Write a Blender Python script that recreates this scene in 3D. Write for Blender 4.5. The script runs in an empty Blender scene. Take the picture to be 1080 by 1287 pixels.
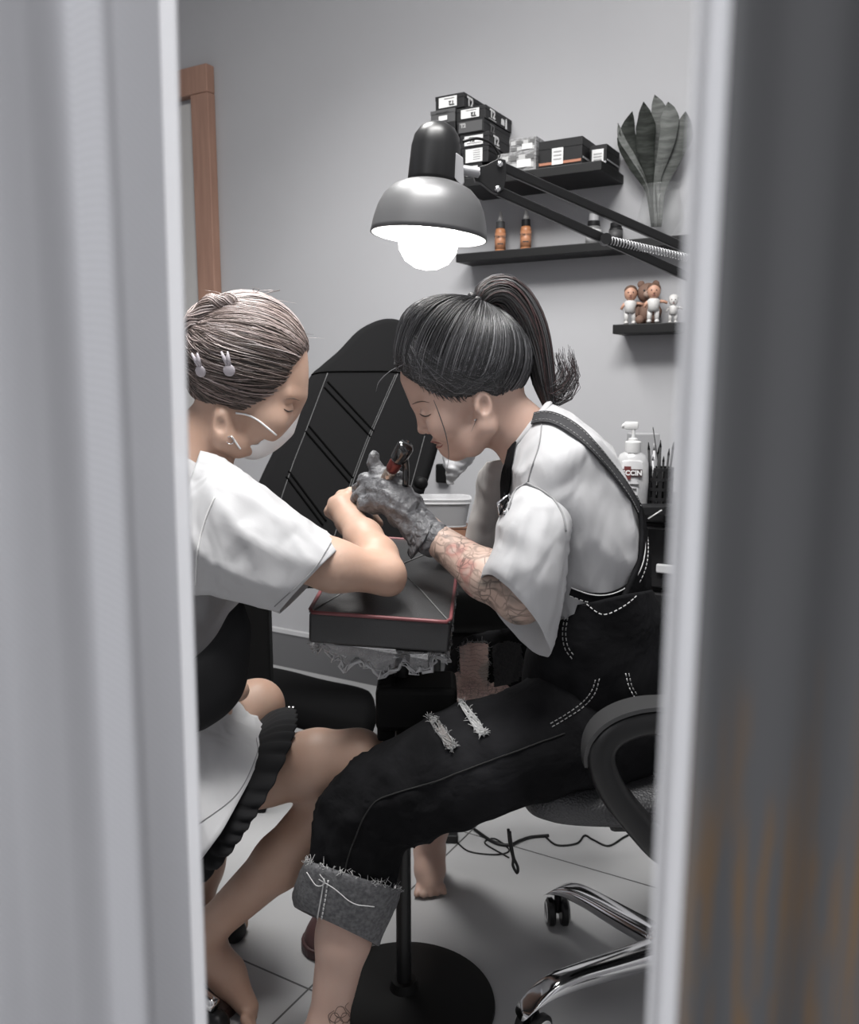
import bpy, bmesh, math, random
import numpy as np
from mathutils import Vector, Matrix
from mathutils.bvhtree import BVHTree
random.seed(7); rng = np.random.default_rng(7)
PI = math.pi
S = bpy.context.scene
COL = S.collection
# ---------------------------------------------------------------- camera model (image taken as 1080 x 1287)
FPX, CX, CY, PITCH = 1080.0, 540.0, 643.5, math.radians(8.5)
CAM = np.array([0.0, 0.0, 1.12])
cp, sp = math.cos(PITCH), math.sin(PITCH)
def ray(u, v):
    a, b = (u-CX)/FPX, (CY-v)/FPX
    return np.array([a, cp + b*sp, -sp + b*cp])
def P(u, v, Y):
    r = ray(u, v); return CAM + r*(Y/r[1])
def PZ(u, v, z):
    r = ray(u, v); return CAM + r*((z-CAM[2])/r[2])
def px2m(Y): return Y/FPX          # metres per pixel near depth Y
YAW = math.radians(30)
E1 = np.array([math.cos(YAW), -math.sin(YAW), 0.0])     # along the shelf wall (to the right)
E2 = np.array([math.sin(YAW), math.cos(YAW), 0.0])      # into the shelf wall
E3 = np.array([0, 0, 1.0])
WALL0 = np.array([-0.6, 3.33, 0.0])
def PW(u, v, off=0.0):
    """point on the plane 'off' metres in front of the shelf wall, seen at pixel u,v"""
    r = ray(u, v); t = ((WALL0 - E2*off - CAM) @ E2)/(r @ E2)
    return CAM + r*t
def nrm(v):
    v = np.asarray(v, float); n = np.linalg.norm(v); return v/n if n > 1e-12 else v
# ---------------------------------------------------------------- materials
MATS = {}
def mat(name, col, rough=0.6, metal=0.0, spec=0.5, bump=None, var=None, sheen=0.0, coat=0.0, sss=0.0, alpha=None, emit=None, trans=0.0):
    if name in MATS: return MATS[name]
    m = bpy.data.materials.new(name); m.use_nodes = True
    nt = m.node_tree; b = nt.nodes['Principled BSDF']
    b.inputs['Base Color'].default_value = (*col, 1)
    b.inputs['Roughness'].default_value = rough
    b.inputs['Metallic'].default_value = metal
    b.inputs['Specular IOR Level'].default_value = spec
    b.inputs['Coat Weight'].default_value = coat
    b.inputs['Sheen Weight'].default_value = sheen
    b.inputs['Transmission Weight'].default_value = trans
    if sss:
        b.inputs['Subsurface Weight'].default_value = sss
        b.inputs['Subsurface Radius'].default_value = (0.012, 0.005, 0.003)
        b.inputs['Subsurface Scale'].default_value = 0.6
    if alpha is not None: b.inputs['Alpha'].default_value = alpha
    if emit:
        b.inputs['Emission Color'].default_value = (*emit[0], 1); b.inputs['Emission Strength'].default_value = emit[1]
    N, L = nt.nodes, nt.links
    tc = N.new('ShaderNodeTexCoord')
    if var:      # (scale, colour2, low, high, stretch)
        mp = N.new('ShaderNodeMapping'); mp.inputs['Scale'].default_value = var[4] if len(var) > 4 else (1,1,1)
        n = N.new('ShaderNodeTexNoise'); n.inputs['Scale'].default_value = var[0]; n.inputs['Detail'].default_value = 6
        r = N.new('ShaderNodeValToRGB')
        r.color_ramp.elements[0].position = var[2]; r.color_ramp.elements[1].position = var[3]
        r.color_ramp.elements[0].color = (*col, 1); r.color_ramp.elements[1].color = (*var[1], 1)
        L.new(tc.outputs['Object'], mp.inputs[0]); L.new(mp.outputs[0], n.inputs['Vector'])
        L.new(n.outputs['Fac'], r.inputs[0]); L.new(r.outputs[0], b.inputs['Base Color'])
    if bump:     # list of (kind, scale, strength, distance, stretch)
        prev = None
        for kind, sc, st, dist, stv in bump:
            mp = N.new('ShaderNodeMapping'); mp.inputs['Scale'].default_value = stv
            if kind == 'noise':
                n = N.new('ShaderNodeTexNoise'); n.inputs['Detail'].default_value = 4; n.inputs['Scale'].default_value = sc; o = n.outputs['Fac']
                n.inputs['Distortion'].default_value = 0.4
            elif kind == 'soft':
                n = N.new('ShaderNodeTexNoise'); n.inputs['Detail'].default_value = 1; n.inputs['Scale'].default_value = sc; n.inputs['Distortion'].default_value = 1.2; o = n.outputs['Fac']
            elif kind == 'voronoi':
                n = N.new('ShaderNodeTexVoronoi'); n.inputs['Scale'].default_value = sc; o = n.outputs['Distance']
            elif kind == 'cracks':
                n = N.new('ShaderNodeTexVoronoi'); n.feature = 'DISTANCE_TO_EDGE'; n.inputs['Scale'].default_value = sc; o = n.outputs['Distance']
            else:
                n = N.new('ShaderNodeTexWave'); n.inputs['Scale'].default_value = sc; n.inputs['Distortion'].default_value = 2.5; n.inputs['Detail'].default_value = 3; o = n.outputs['Fac']
            bp = N.new('ShaderNodeBump'); bp.inputs['Strength'].default_value = st; bp.inputs['Distance'].default_value = dist
            L.new(tc.outputs['Object'], mp.inputs[0]); L.new(mp.outputs[0], n.inputs['Vector']); L.new(o, bp.inputs['Height'])
            if prev: L.new(prev, bp.inputs['Normal'])
            prev = bp.outputs[0]
        L.new(prev, b.inputs['Normal'])
    MATS[name] = m
    return m
# ---------------------------------------------------------------- object linking
WL = {}
def link(name, data):
    o = bpy.data.objects.new(name, data); COL.objects.link(o); return o
def tag(o, label=None, cat=None, group=None, kind=None):
    if label: o['label'] = label
    if cat: o['category'] = cat
    if group: o['group'] = group
    if kind: o['kind'] = kind
    return o
def thing(name, loc, label, cat, group=None):
    o = link(name, None); o.empty_display_size = 0.02; o.location = tuple(loc); WL[o.name] = np.array(loc, float)
    return tag(o, label, cat, group)
def join(*gs):
    V, F, n = [], [], 0
    for g in gs:
        v, f = g[0], g[1]
        V.append(np.asarray(v, float).reshape(-1, 3)); F += [tuple(i+n for i in q) for q in f]; n += len(V[-1])
    return np.concatenate(V), F
def mk(name, g, m, parent=None, smooth=True, label=None, origin=None, mats=None, midx=None, autosmooth=None):
    V, F = np.asarray(g[0], float), g[1]
    if parent is not None: o0 = WL[parent.name]
    elif origin is not None: o0 = np.asarray(origin, float)
    else: o0 = np.array([(V[:,0].min()+V[:,0].max())/2, (V[:,1].min()+V[:,1].max())/2, V[:,2].min()])
    me = bpy.data.meshes.new(name); me.from_pydata((V-o0).tolist(), [], F)
    for mm in (mats or [m]): me.materials.append(mm)
    me.validate(); me.update()
    if midx is not None and len(midx) == len(me.polygons): me.polygons.foreach_set('material_index', np.asarray(midx, np.int32))
    if smooth:
        me.polygons.foreach_set('use_smooth', np.ones(len(me.polygons), bool))
        if autosmooth:
            me.set_sharp_from_angle(angle=math.radians(autosmooth))
    o = link(name, me)
    WL[o.name] = o0
    if parent is not None: o.parent = parent
    else: o.location = tuple(o0)
    if label: o['label'] = label
    return o
# ---------------------------------------------------------------- geometry builders, each returns (V, F)
def frame(ez, hint=(0,0,1)):
    ez = nrm(ez); h = np.asarray(hint, float)
    if abs(ez @ nrm(h)) > 0.98: h = np.array([1.0, 0, 0])
    ex = nrm(np.cross(h, ez)); ey = np.cross(ez, ex); return ex, ey, ez
def bm_out(bm):
    bm.verts.index_update()
    V = np.array([v.co[:] for v in bm.verts]); F = [tuple(v.index for v in f.verts) for f in bm.faces]; bm.free(); return V, F
def box(c, size, ex=(1,0,0), ey=(0,1,0), ez=(0,0,1), bev=0.0, seg=2):
    """centre c, full sizes along ex, ey, ez"""
    bm = bmesh.new(); bmesh.ops.create_cube(bm, size=1.0)
    for v in bm.verts: v.co = Vector((v.co.x*size[0], v.co.y*size[1], v.co.z*size[2]))
    if bev > 0: bmesh.ops.bevel(bm, geom=bm.edges[:], offset=min(bev, 0.49*min(size)), segments=seg, affect='EDGES', profile=0.5)
    V, F = bm_out(bm)
    M = np.stack([np.asarray(ex, float), np.asarray(ey, float), np.asarray(ez, float)])
    return V @ M + np.asarray(c, float), F
def prism(poly, c, ex, ey, ez, depth, bev=0.0, seg=2):
    """2-D polygon in (ex, ey) extruded by depth along ez, centred at c"""
    bm = bmesh.new()
    vs = [bm.verts.new((x, y, -depth/2)) for x, y in poly]
    f = bm.faces.new(vs); r = bmesh.ops.extrude_face_region(bm, geom=[f])
    for e in r['geom']:
        if isinstance(e, bmesh.types.BMVert): e.co.z += depth
    bmesh.ops.recalc_face_normals(bm, faces=bm.faces)
    if bev > 0:
        ed = [e for e in bm.edges if abs(e.verts[0].co.z-e.verts[1].co.z) < 1e-9]
        bmesh.ops.bevel(bm, geom=ed, offset=bev, segments=seg, affect='EDGES', profile=0.5)
    bmesh.ops.triangulate(bm, faces=[f for f in bm.faces if len(f.verts) > 4])
    V, F = bm_out(bm)
    M = np.stack([np.asarray(ex, float), np.asarray(ey, float), np.asarray(ez, float)])
    return V @ M + np.asarray(c, float), F
def lathe(prof, c=(0,0,0), axis=(0,0,1), n=40, caps=True):
    ex, ey, ez = frame(axis); V, F = [], []
    for r, z in prof:
        for k in range(n):
            a = 2*PI*k/n; V.append(ex*r*math.cos(a) + ey*r*math.sin(a) + ez*z)
    for i in range(len(prof)-1):
        for k in range(n):
            k2 = (k+1) % n; F.append((i*n+k, i*n+k2, (i+1)*n+k2, (i+1)*n+k))
    if caps:
        if prof[0][0] > 1e-5: F.append(tuple(reversed(range(n))))
        if prof[-1][0] > 1e-5: F.append(tuple(range((len(prof)-1)*n, len(prof)*n)))
    return np.array(V) + np.asarray(c, float), F
def crom(pts, m):
    """Catmull-Rom resample to m points (any dimension)"""
    p = np.asarray(pts, float); n = len(p)
    if n < 3:
        t = np.linspace(0, 1, m)[:, None]; return p[0]*(1-t) + p[-1]*t
    q = np.concatenate([[2*p[0]-p[1]], p, [2*p[-1]-p[-2]]])
    s = np.linspace(0, n-1, m); i = np.minimum(s.astype(int), n-2); t = (s-i)[:, None]
    a, b, c, d = q[i], q[i+1], q[i+2], q[i+3]
    return 0.5*((2*b) + (c-a)*t + (2*a-5*b+4*c-d)*t**2 + (-a+3*b-3*c+d)*t**3)
def tube(pts, r, n=8, m=None, closed=False, flat=None, caps=True):
    p = np.asarray(pts, float)
    if m: p = crom(p, m)
    k = len(p); r = np.full(k, r) if np.isscalar(r) else (np.interp(np.linspace(0,1,k), np.linspace(0,1,len(r)), r))
    T = np.gradient(p, axis=0) if not closed else (np.roll(p,-1,0)-np.roll(p,1,0))
    T = T/np.maximum(np.linalg.norm(T, axis=1, keepdims=True), 1e-9)
    ex, ey, _ = frame(T[0]); V = []
    for i in range(k):
        if i: ex = nrm(ex - T[i]*(ex @ T[i])); ey = np.cross(T[i], ex)
        for j in range(n):
            a = 2*PI*j/n; V.append(p[i] + r[i]*(ex*math.cos(a) + ey*math.sin(a)*(flat or 1)))
    F = []
    for i in range(k-1 if not closed else k):
        i2 = (i+1) % k
        for j in range(n):
            j2 = (j+1) % n; F.append((i*n+j, i*n+j2, i2*n+j2, i2*n+j))
    if not closed and caps: F.append(tuple(reversed(range(n)))); F.append(tuple(range((k-1)*n, k*n)))
    return np.array(V), F
def ribbon(pts, nors, w, th):
    """flat strap: rectangle section swept along pts, face turned to nors"""
    p = np.asarray(pts, float); k = len(p); T = np.gradient(p, axis=0); V, F = [], []
    w = np.full(k, w) if np.isscalar(w) else np.interp(np.linspace(0,1,k), np.linspace(0,1,len(w)), w)
    for i in range(k):
        n = nrm(nors[i]); s = nrm(np.cross(nrm(T[i]), n)); n = nrm(np.cross(s, nrm(T[i])))
        if n @ np.asarray(nors[i]) < 0: n = -n
        V += [p[i]+s*w[i]/2, p[i]+s*w[i]/2+n*th, p[i]-s*w[i]/2+n*th, p[i]-s*w[i]/2]
    for i in range(k-1):
        for j in range(4):
            j2 = (j+1) % 4; F.append((i*4+j, i*4+j2, (i+1)*4+j2, (i+1)*4+j))
    F += [(3,2,1,0), tuple((k-1)*4+j for j in range(4))]
    return np.array(V), F
def ell(c, r, ax=None, n=24):
    """ellipsoid mesh"""
    V, F = lathe([(max(1e-6, math.sin(PI*i/16)), -math.cos(PI*i/16)) for i in range(17)], n=n, caps=False)
    V = V*np.asarray(r if not np.isscalar(r) else (r,r,r), float)
    if ax is not None: V = V @ np.stack(ax)
    return V + np.asarray(c, float), F
def ring(u1, v1, u2, v2, Y, hb, db=(0, 0), Y2=None):
    """cross-section whose two outline points are pixels at depth Y; hb is its half depth"""
    p1 = P(u1, v1, Y); p2 = P(u2, v2, Y2 or Y); c = (p1+p2)/2; a = (p1-p2)/2
    d = nrm(c-CAM); b = nrm(d - a*((d @ a)/(a @ a)))*hb
    if db != (0, 0):
        um, vm = (u1+u2)/2, (v1+v2)/2
        b = b + (P(um+db[0], vm+db[1], Y) - P(um, vm, Y))
    return np.concatenate([c, a, b])
def loft(rings, m=40, n=48, th=(0, 2*PI), disp=None, cap0=False, cap1=False, sq=1.0):
    R = crom(np.stack(rings), m); V, F = [], []
    full = abs(th[1]-th[0]-2*PI) < 1e-6
    A = np.linspace(th[0], th[1], n, endpoint=not full)
    C, a, b = R[:, :3], R[:, 3:6], R[:, 6:9]
    ca, sa = np.cos(A), np.sin(A)
    ca = np.sign(ca)*np.abs(ca)**sq; sa = np.sign(sa)*np.abs(sa)**sq
    G = C[:,None,:] + a[:,None,:]*ca[None,:,None] + b[:,None,:]*sa[None,:,None]
    if disp is not None:
        O = G - C[:,None,:]; O = O/np.maximum(np.linalg.norm(O, axis=2, keepdims=True), 1e-9)
        s = np.linspace(0, 1, m)[:,None]; G = G + O*disp(s, A[None,:], G)[:,:,None]
    V = G.reshape(-1, 3)
    for i in range(m-1):
        for j in range(n if full else n-1):
            j2 = (j+1) % n; F.append((i*n+j, i*n+j2, (i+1)*n+j2, (i+1)*n+j))
    V = V.tolist()
    for i, cap in ((0, cap0), (m-1, cap1)):
        if cap:
            V.append(C[i].tolist()); k = len(V)-1
            for j in range(n):
                j2 = (j+1) % n; F.append((i*n+j2, i*n+j, k) if i == 0 else (i*n+j, i*n+j2, k))
    V = np.array(V)
    # orient outward
    f0 = F[(m//2)*(n if full else n-1)+n//8]; q = V[list(f0)]; nn = np.cross(q[1]-q[0], q[2]-q[0])
    if nn @ (q.mean(0) - C[m//2]) < 0: F = [tuple(reversed(f)) for f in F]
    return V, F
def solidify(o, t, offset=-1.0):
    md = o.modifiers.new('thickness', 'SOLIDIFY'); md.thickness = t; md.offset = offset; return o
def wrinkle(amp, fs=(9, 17, 29), seed=0):
    r = np.random.default_rng(seed); ks = [(r.normal(size=3)*f*4, r.uniform(0, 6.28), 1.0/(1+i*0.7)) for i, f in enumerate(fs) for _ in range(2)]
    def fn(p):
        w = sum(np.sin(p @ k + ph + 1.3*np.sin(p @ (k[[1,2,0]]*0.6)))*wt for k, ph, wt in ks); return amp*w/3
    return fn
BV = {}
def ridge(amp, fs, seed):
    w_ = wrinkle(1.0, fs, seed); return lambda p: amp*(1-2.2*np.sqrt(np.abs(w_(p))+.004))
def along(fn, d, k=.3):
    d = nrm(d); return lambda p: fn(p - (p @ d)[..., None]*d*(1-k))
def proj(p):
    d = np.asarray(p)-CAM; z = d[..., 1]*cp - d[..., 2]*sp; y = d[..., 1]*sp + d[..., 2]*cp
    return np.stack([CX+FPX*d[..., 0]/z, CY-FPX*y/z], -1)
def inpoly(q, poly):
    r = np.zeros(len(q), bool); n = len(poly)
    for i in range(n):
        (x0, y0), (x1, y1) = poly[i], poly[(i+1) % n]
        c = ((y0 > q[:, 1]) != (y1 > q[:, 1])) & (q[:, 0] < (x1-x0)*(q[:, 1]-y0)/((y1-y0) if y1 != y0 else 1e-9)+x0); r ^= c
    return r
def patch(g, poly, off):
    """the faces of a cloth that lie inside an outline, lifted by off"""
    V, F = np.asarray(g[0]), g[1]; F4 = [f for f in F if len(f) == 4]; A = np.array(F4); C = V[A].mean(1)
    n = np.cross(V[A[:, 2]]-V[A[:, 0]], V[A[:, 3]]-V[A[:, 1]]); n /= np.maximum(np.linalg.norm(n, axis=1, keepdims=True), 1e-9)
    s_ = np.einsum('ij,ij->i', n, C-CAM); n[s_ > 0] *= -1 if False else 1
    k = inpoly(proj(C), poly) & (s_ < 0); idx = np.unique(A[k]); mp = {int(a): i for i, a in enumerate(idx)}
    vn = np.zeros((len(V), 3))
    for c in range(4): np.add.at(vn, A[:, c], n)
    vn /= np.maximum(np.linalg.norm(vn, axis=1, keepdims=True), 1e-9)
    return V[idx]+vn[idx]*off, [tuple(mp[int(i)] for i in f) for f in A[k]]
def bvh(key, *gs):
    V, F = join(*gs); BV[key] = BVHTree.FromPolygons([tuple(v) for v in V], F)
def hit(key, u, v, off=0.0):
    r = nrm(ray(u, v)); h = BV[key].ray_cast(Vector(CAM), Vector(r))
    if h[0] is None: return None, None
    n = np.array(h[1]);  n = -n if n @ r > 0 else n
    return np.array(h[0]) + n*off, n
def on(key, uv, off=0.0, m=None):
    """a pixel polyline laid on a surface"""
    uv = crom(uv, m) if m else np.asarray(uv, float); A, B = [], []
    for u, v in uv:
        p, n = hit(key, u, v, off)
        if p is not None: A.append(p); B.append(n)
    return np.array(A), np.array(B)
def near(key, pts, off):
    A, B = [], []
    for p in pts:
        h = BV[key].find_nearest(Vector(p)); n = np.array(h[1]); q = np.array(h[0])
        A.append(q+n*off); B.append(n)
    return np.array(A), np.array(B)
def stitches(pts, r=0.0009, on_=0.006, off_=0.004):
    """dashes of thread along a polyline"""
    d = np.r_[0, np.cumsum(np.linalg.norm(np.diff(pts, axis=0), axis=1))]; gs = []; s = 0
    while s+on_ < d[-1]:
        q = [np.array([np.interp(t, d, pts[:,k]) for k in range(3)]) for t in (s, s+on_/2, s+on_)]
        gs.append(tube(q, r, 5)); s += on_+off_
    return join(*gs) if gs else tube(pts[:2], r, 5)
def text(s, size, o, ex, ey, extrude=0.0004, align='CENTER', bold=0.0):
    """letters lying in the plane (ex, ey), raised along ex x ey"""
    c = bpy.data.curves.new('t', 'FONT'); c.body = s; c.size = size; c.align_x = align; c.align_y = 'CENTER'; c.extrude = extrude; c.offset = bold; c.resolution_u = 3
    ob = bpy.data.objects.new('t', c); COL.objects.link(ob); dg = bpy.context.evaluated_depsgraph_get(); dg.update()
    me = ob.evaluated_get(dg).to_mesh(); V = np.array([v.co[:] for v in me.vertices]).reshape(-1, 3); F = [tuple(p.vertices) for p in me.polygons]
    ob.evaluated_get(dg).to_mesh_clear(); bpy.data.objects.remove(ob); bpy.data.curves.remove(c)
    ex, ey = nrm(ex), nrm(ey); ez = np.cross(ex, ey)
    return V @ np.stack([ex, ey, ez]) + np.asarray(o, float), F
# ---------------------------------------------------------------- smooth implicit bodies
class Field:
    def __init__(s, xs, ys, zs):
        s.x, s.y, s.z = [np.asarray(a, np.float32) for a in (xs, ys, zs)]
        s.v = np.full((len(xs), len(ys), len(zs)), 0.5, np.float32)
    def sl(s, lo, hi):
        r = []
        for a, l, h in zip((s.x, s.y, s.z), lo, hi):
            i0, i1 = np.searchsorted(a, l), np.searchsorted(a, h)
            if i1 <= i0: return None
            r.append(slice(i0, i1))
        return tuple(r)
    def grid(s, q):
        return np.stack(np.meshgrid(s.x[q[0]], s.y[q[1]], s.z[q[2]], indexing='ij'), -1)
    def op(s, fn, lo, hi, k, mode='add'):
        g = 0.02 + k; q = s.sl(np.asarray(lo)-g, np.asarray(hi)+g)
        if q is None: return
        d = fn(s.grid(q)).astype(np.float32); c = s.v[q]
        if mode == 'sub': c = -c
        h = np.maximum(k-np.abs(c-d), 0)/max(k, 1e-6); r = np.minimum(c, d) - h*h*k*0.25
        s.v[q] = -r if mode == 'sub' else r
    def cone(s, a, b, ra, rb, k=0.012, mode='add', squash=None):
        a, b = np.asarray(a, np.float32), np.asarray(b, np.float32); ba = b-a; bb = max(float(ba @ ba), 1e-9)
        def fn(p):
            pa = p-a; t = np.clip((pa @ ba)/bb, 0, 1); d = pa - t[..., None]*ba
            if squash is not None:      # (axis, factor): thinner along axis
                ax, f = np.asarray(squash[0], np.float32), squash[1]; d = d + ax*((d @ ax)*(1/f-1))[..., None]
            return np.linalg.norm(d, axis=-1) - (ra+(rb-ra)*t)
        r = max(ra, rb); s.op(fn, np.minimum(a, b)-r, np.maximum(a, b)+r, k, mode)
    def chain(s, pts, rs, k=0.012, squash=None):
        for i in range(len(pts)-1): s.cone(pts[i], pts[i+1], rs[i], rs[i+1], k if i == 0 else min(k, 0.02), squash=squash)
    def ell(s, c, r, ax=None, k=0.012, mode='add'):
        c = np.asarray(c, np.float32); r = np.asarray(r, np.float32); A = np.eye(3, dtype=np.float32) if ax is None else np.stack(ax).astype(np.float32)
        def fn(p):
            q = (p-c) @ A.T; k0 = np.linalg.norm(q/r, axis=-1); k1 = np.linalg.norm(q/(r*r), axis=-1); return k0*(k0-1)/np.maximum(k1, 1e-6)
        m = float(r.max()); s.op(fn, c-m, c+m, k, mode)
    def plane(s, p0, n):
        """keep the side n points away from"""
        n = nrm(n).astype(np.float32); p0 = np.asarray(p0, np.float32)
        for i in range(len(s.x)):
            g = s.grid((slice(i, i+1), slice(None), slice(None))); s.v[i:i+1] = np.maximum(s.v[i:i+1], (g-p0) @ n)
    def mesh(s, it=1):
        v = s.v; sg = v < 0; nx, ny, nz = v.shape
        c = np.zeros((nx-1, ny-1, nz-1), np.uint8)
        O = [(i, j, k) for i in (0, 1) for j in (0, 1) for k in (0, 1)]
        for i, j, k in O: c += sg[i:nx-1+i, j:ny-1+j, k:nz-1+k]
        ci = np.argwhere((c > 0) & (c < 8)); idx = np.full(c.shape, -1, np.int32); idx[tuple(ci.T)] = np.arange(len(ci))
        acc = np.zeros((len(ci), 3)); cnt = np.zeros(len(ci))
        for a in O:
            for ax in range(3):
                if a[ax]: continue
                b = list(a); b[ax] = 1
                v1 = v[ci[:,0]+a[0], ci[:,1]+a[1], ci[:,2]+a[2]]; v2 = v[ci[:,0]+b[0], ci[:,1]+b[1], ci[:,2]+b[2]]
                m = (v1 < 0) != (v2 < 0); t = v1[m]/(v1[m]-v2[m])
                pt = np.tile(np.asarray(a, float), (m.sum(), 1)); pt[:, ax] = t; acc[m] += pt; cnt[m] += 1
        pos = ci + acc/np.maximum(cnt, 1)[:, None]
        V = np.stack([np.interp(pos[:, k], np.arange(len(a)), a) for k, a in enumerate((s.x, s.y, s.z))], 1)
        F = []
        for ax in range(3):
            o1, o2 = [(1, 2), (2, 0), (0, 1)][ax]
            s0 = [slice(None)]*3; s1 = [slice(None)]*3
            s0[ax] = slice(0, -1); s1[ax] = slice(1, None)
            A, B = sg[tuple(s0)], sg[tuple(s1)]
            e = np.argwhere(A != B); e = e[(e[:, o1] > 0) & (e[:, o2] > 0) & (e[:, o1] < v.shape[o1]-1) & (e[:, o2] < v.shape[o2]-1)]
            def g(d1, d2):
                q = e.copy(); q[:, o1] -= d1; q[:, o2] -= d2; return idx[tuple(q.T)]
            q = np.stack([g(1,1), g(0,1), g(0,0), g(1,0)], 1); fl = ~A[tuple(e.T)]
            q[fl] = q[fl][:, ::-1]; F.append(q)
        F = np.concatenate(F); F = F[(F >= 0).all(1)]
        for _ in range(it):      # light relaxation
            a = np.zeros_like(V); n = np.zeros(len(V))
            for k in range(4):
                i, j = F[:, k], F[:, (k+1) % 4]
                np.add.at(a, i, V[j]); np.add.at(n, i, 1); np.add.at(a, j, V[i]); np.add.at(n, j, 1)
            V = 0.5*V + 0.5*a/np.maximum(n, 1)[:, None]
        return V, [tuple(f) for f in F.tolist()]
def axgrid(lo, hi, h, fine=None):
    """coordinates from lo to hi at step h, finer within (f0, f1, hf)"""
    if not fine: return np.arange(lo, hi+h, h)
    f0, f1, hf = fine; return np.concatenate([np.arange(lo, f0-h*0.5, h), np.arange(max(lo, f0), min(hi, f1), hf), np.arange(f1, hi+h, h)])
# ================================================================ camera, world, lights
cam = bpy.data.cameras.new('camera'); cam.sensor_fit = 'HORIZONTAL'; cam.sensor_width = 36; cam.lens = 36; cam.clip_start = 0.01
co = link('camera', cam); co.location = tuple(CAM); co.rotation_euler = (PI/2-PITCH, 0, 0); S.camera = co
cam.dof.use_dof = True; cam.dof.focus_distance = 1.42; cam.dof.aperture_fstop = 9.0
S.view_settings.view_transform = 'Standard'; S.view_settings.look = 'None'; S.view_settings.gamma = 1; S.view_settings.exposure = 0.14
S.view_settings.use_curve_mapping = False
w = bpy.data.worlds.new('World'); S.world = w; w.use_nodes = True
w.node_tree.nodes['Background'].inputs[0].default_value = (0.93, 0.94, 1.0, 1); w.node_tree.nodes['Background'].inputs[1].default_value = 0.5
def area(name, loc, target, size, power, col=(1,1,1), spread=None):
    l = bpy.data.lights.new(name, 'AREA'); l.shape = 'RECTANGLE'; l.size, l.size_y = size; l.energy = power; l.color = col
    if spread: l.spread = math.radians(spread)
    o = link(name, l); o.location = loc; o.rotation_euler = Vector(np.asarray(target)-np.asarray(loc)).to_track_quat('-Z', 'Y').to_euler(); return o
area('inner_fill_light', (-0.45, 2.0, 2.72), (-0.35, 2.0, 0), (0.7, 0.5), 19, (1, 0.99, 0.97), 115)  # unseen second light, added to brighten the back floor and wall
area('ceiling_light', (-0.05, 0.95, 2.70), (-0.05, 1.4, 0.3), (1.0, 0.5), 58, (1, 0.99, 0.97))
area('curtain_fill_light', (-1.5, -0.55, 1.9), (-0.1, 0.4, 1.1), (0.7, 0.9), 26, (0.96, 0.97, 1))  # unseen fill, added at the side to brighten the curtain folds
# ================================================================ room shell
def wallpt(s, z, off=0.0): return WALL0 + E1*s - E2*off + E3*z
def s_of(p): return (p-WALL0) @ E1
MW = mat('wall_paint', (0.425, 0.425, 0.44), 0.75, var=(1.3, (0.40, 0.40, 0.415), 0.35, 0.7), bump=[('noise', 60, 0.05, 0.002, (1,1,1))])
fl = bpy.data.materials.new('floor_tiles'); fl.use_nodes = True; nt = fl.node_tree; N, L = nt.nodes, nt.links; b = N['Principled BSDF']
tc = N.new('ShaderNodeTexCoord'); mp = N.new('ShaderNodeMapping'); br = N.new('ShaderNodeTexBrick')
br.offset = 0; br.squash = 1; br.inputs['Scale'].default_value = 1; br.inputs['Brick Width'].default_value = 0.65; br.inputs['Row Height'].default_value = 0.65
br.inputs['Mortar Size'].default_value = 0.0022; br.inputs['Mortar Smooth'].default_value = 0.1
br.inputs['Color1'].default_value = (0.42, 0.42, 0.425, 1); br.inputs['Color2'].default_value = (0.39, 0.39, 0.395, 1); br.inputs['Mortar'].default_value = (0.07, 0.07, 0.07, 1)
G0 = PZ(388, 1243, 0); mp.vector_type = 'TEXTURE'; mp.inputs['Location'].default_value = tuple(G0); mp.inputs['Rotation'].default_value = (0, 0, -YAW)
L.new(tc.outputs['Object'], mp.inputs[0]); L.new(mp.outputs[0], br.inputs['Vector']); L.new(br.outputs['Color'], b.inputs['Base Color'])
b.inputs['Roughness'].default_value = 0.3
o = mk('floor', box((0, 1.6, -0.03), (6, 6, 0.06)), fl, smooth=False, origin=(0,0,0)); tag(o, 'pale grey polished floor tiles with thin dark joints', 'floor', kind='structure')
def structure(name, g, m, label, cat, **k):
    o = mk(name, g, m, smooth=False, **k); return tag(o, label, cat, kind='structure')
HT = 2.8
structure('wall_back', box(wallpt(0.4, HT/2, -0.06), (4.8, 0.12, HT), E1, E2, E3), MW, 'plain pale grey back wall that carries the shelves', 'wall')
structure('wall_left', box(wallpt(-2.06, HT/2, 1.3), (0.12, 2.6, HT), E1, E2, E3), MW, 'pale grey side wall behind the curtain', 'wall')
structure('wall_right', box(wallpt(2.86, HT/2, 1.2), (0.12, 2.4, HT), E1, E2, E3), MW, 'pale grey wall beyond the desk', 'wall')
structure('ceiling', box((0.3, 2.0, HT+0.04), (6, 4.6, 0.08)), mat('ceiling_paint', (0.62, 0.62, 0.62), 0.8), 'plain white ceiling', 'ceiling')
MBS = mat('baseboard_tile', (0.13, 0.13, 0.135), 0.4); MBL = mat('baseboard_edge', (0.52, 0.52, 0.53), 0.5)
bb = structure('baseboard_back', box(wallpt(0.6, 0.07, 0.006), (4.0, 0.012, 0.14), E1, E2, E3), MBS, 'dark grey skirting with a light top edge along the back wall', 'baseboard')
mk('edge_strip', box(wallpt(0.6, 0.148, 0.008), (4.0, 0.016, 0.016), E1, E2, E3), MBL, bb, smooth=False)
structure('wall_front_left', box((-1.85, 0.60, HT/2), (2.6, 0.12, HT)), MW, 'wall at the left of the curtained doorway', 'wall')
structure('wall_front_right', box((1.75, 0.60, HT/2), (2.4, 0.12, HT)), MW, 'wall at the right of the curtained doorway', 'wall')
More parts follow.
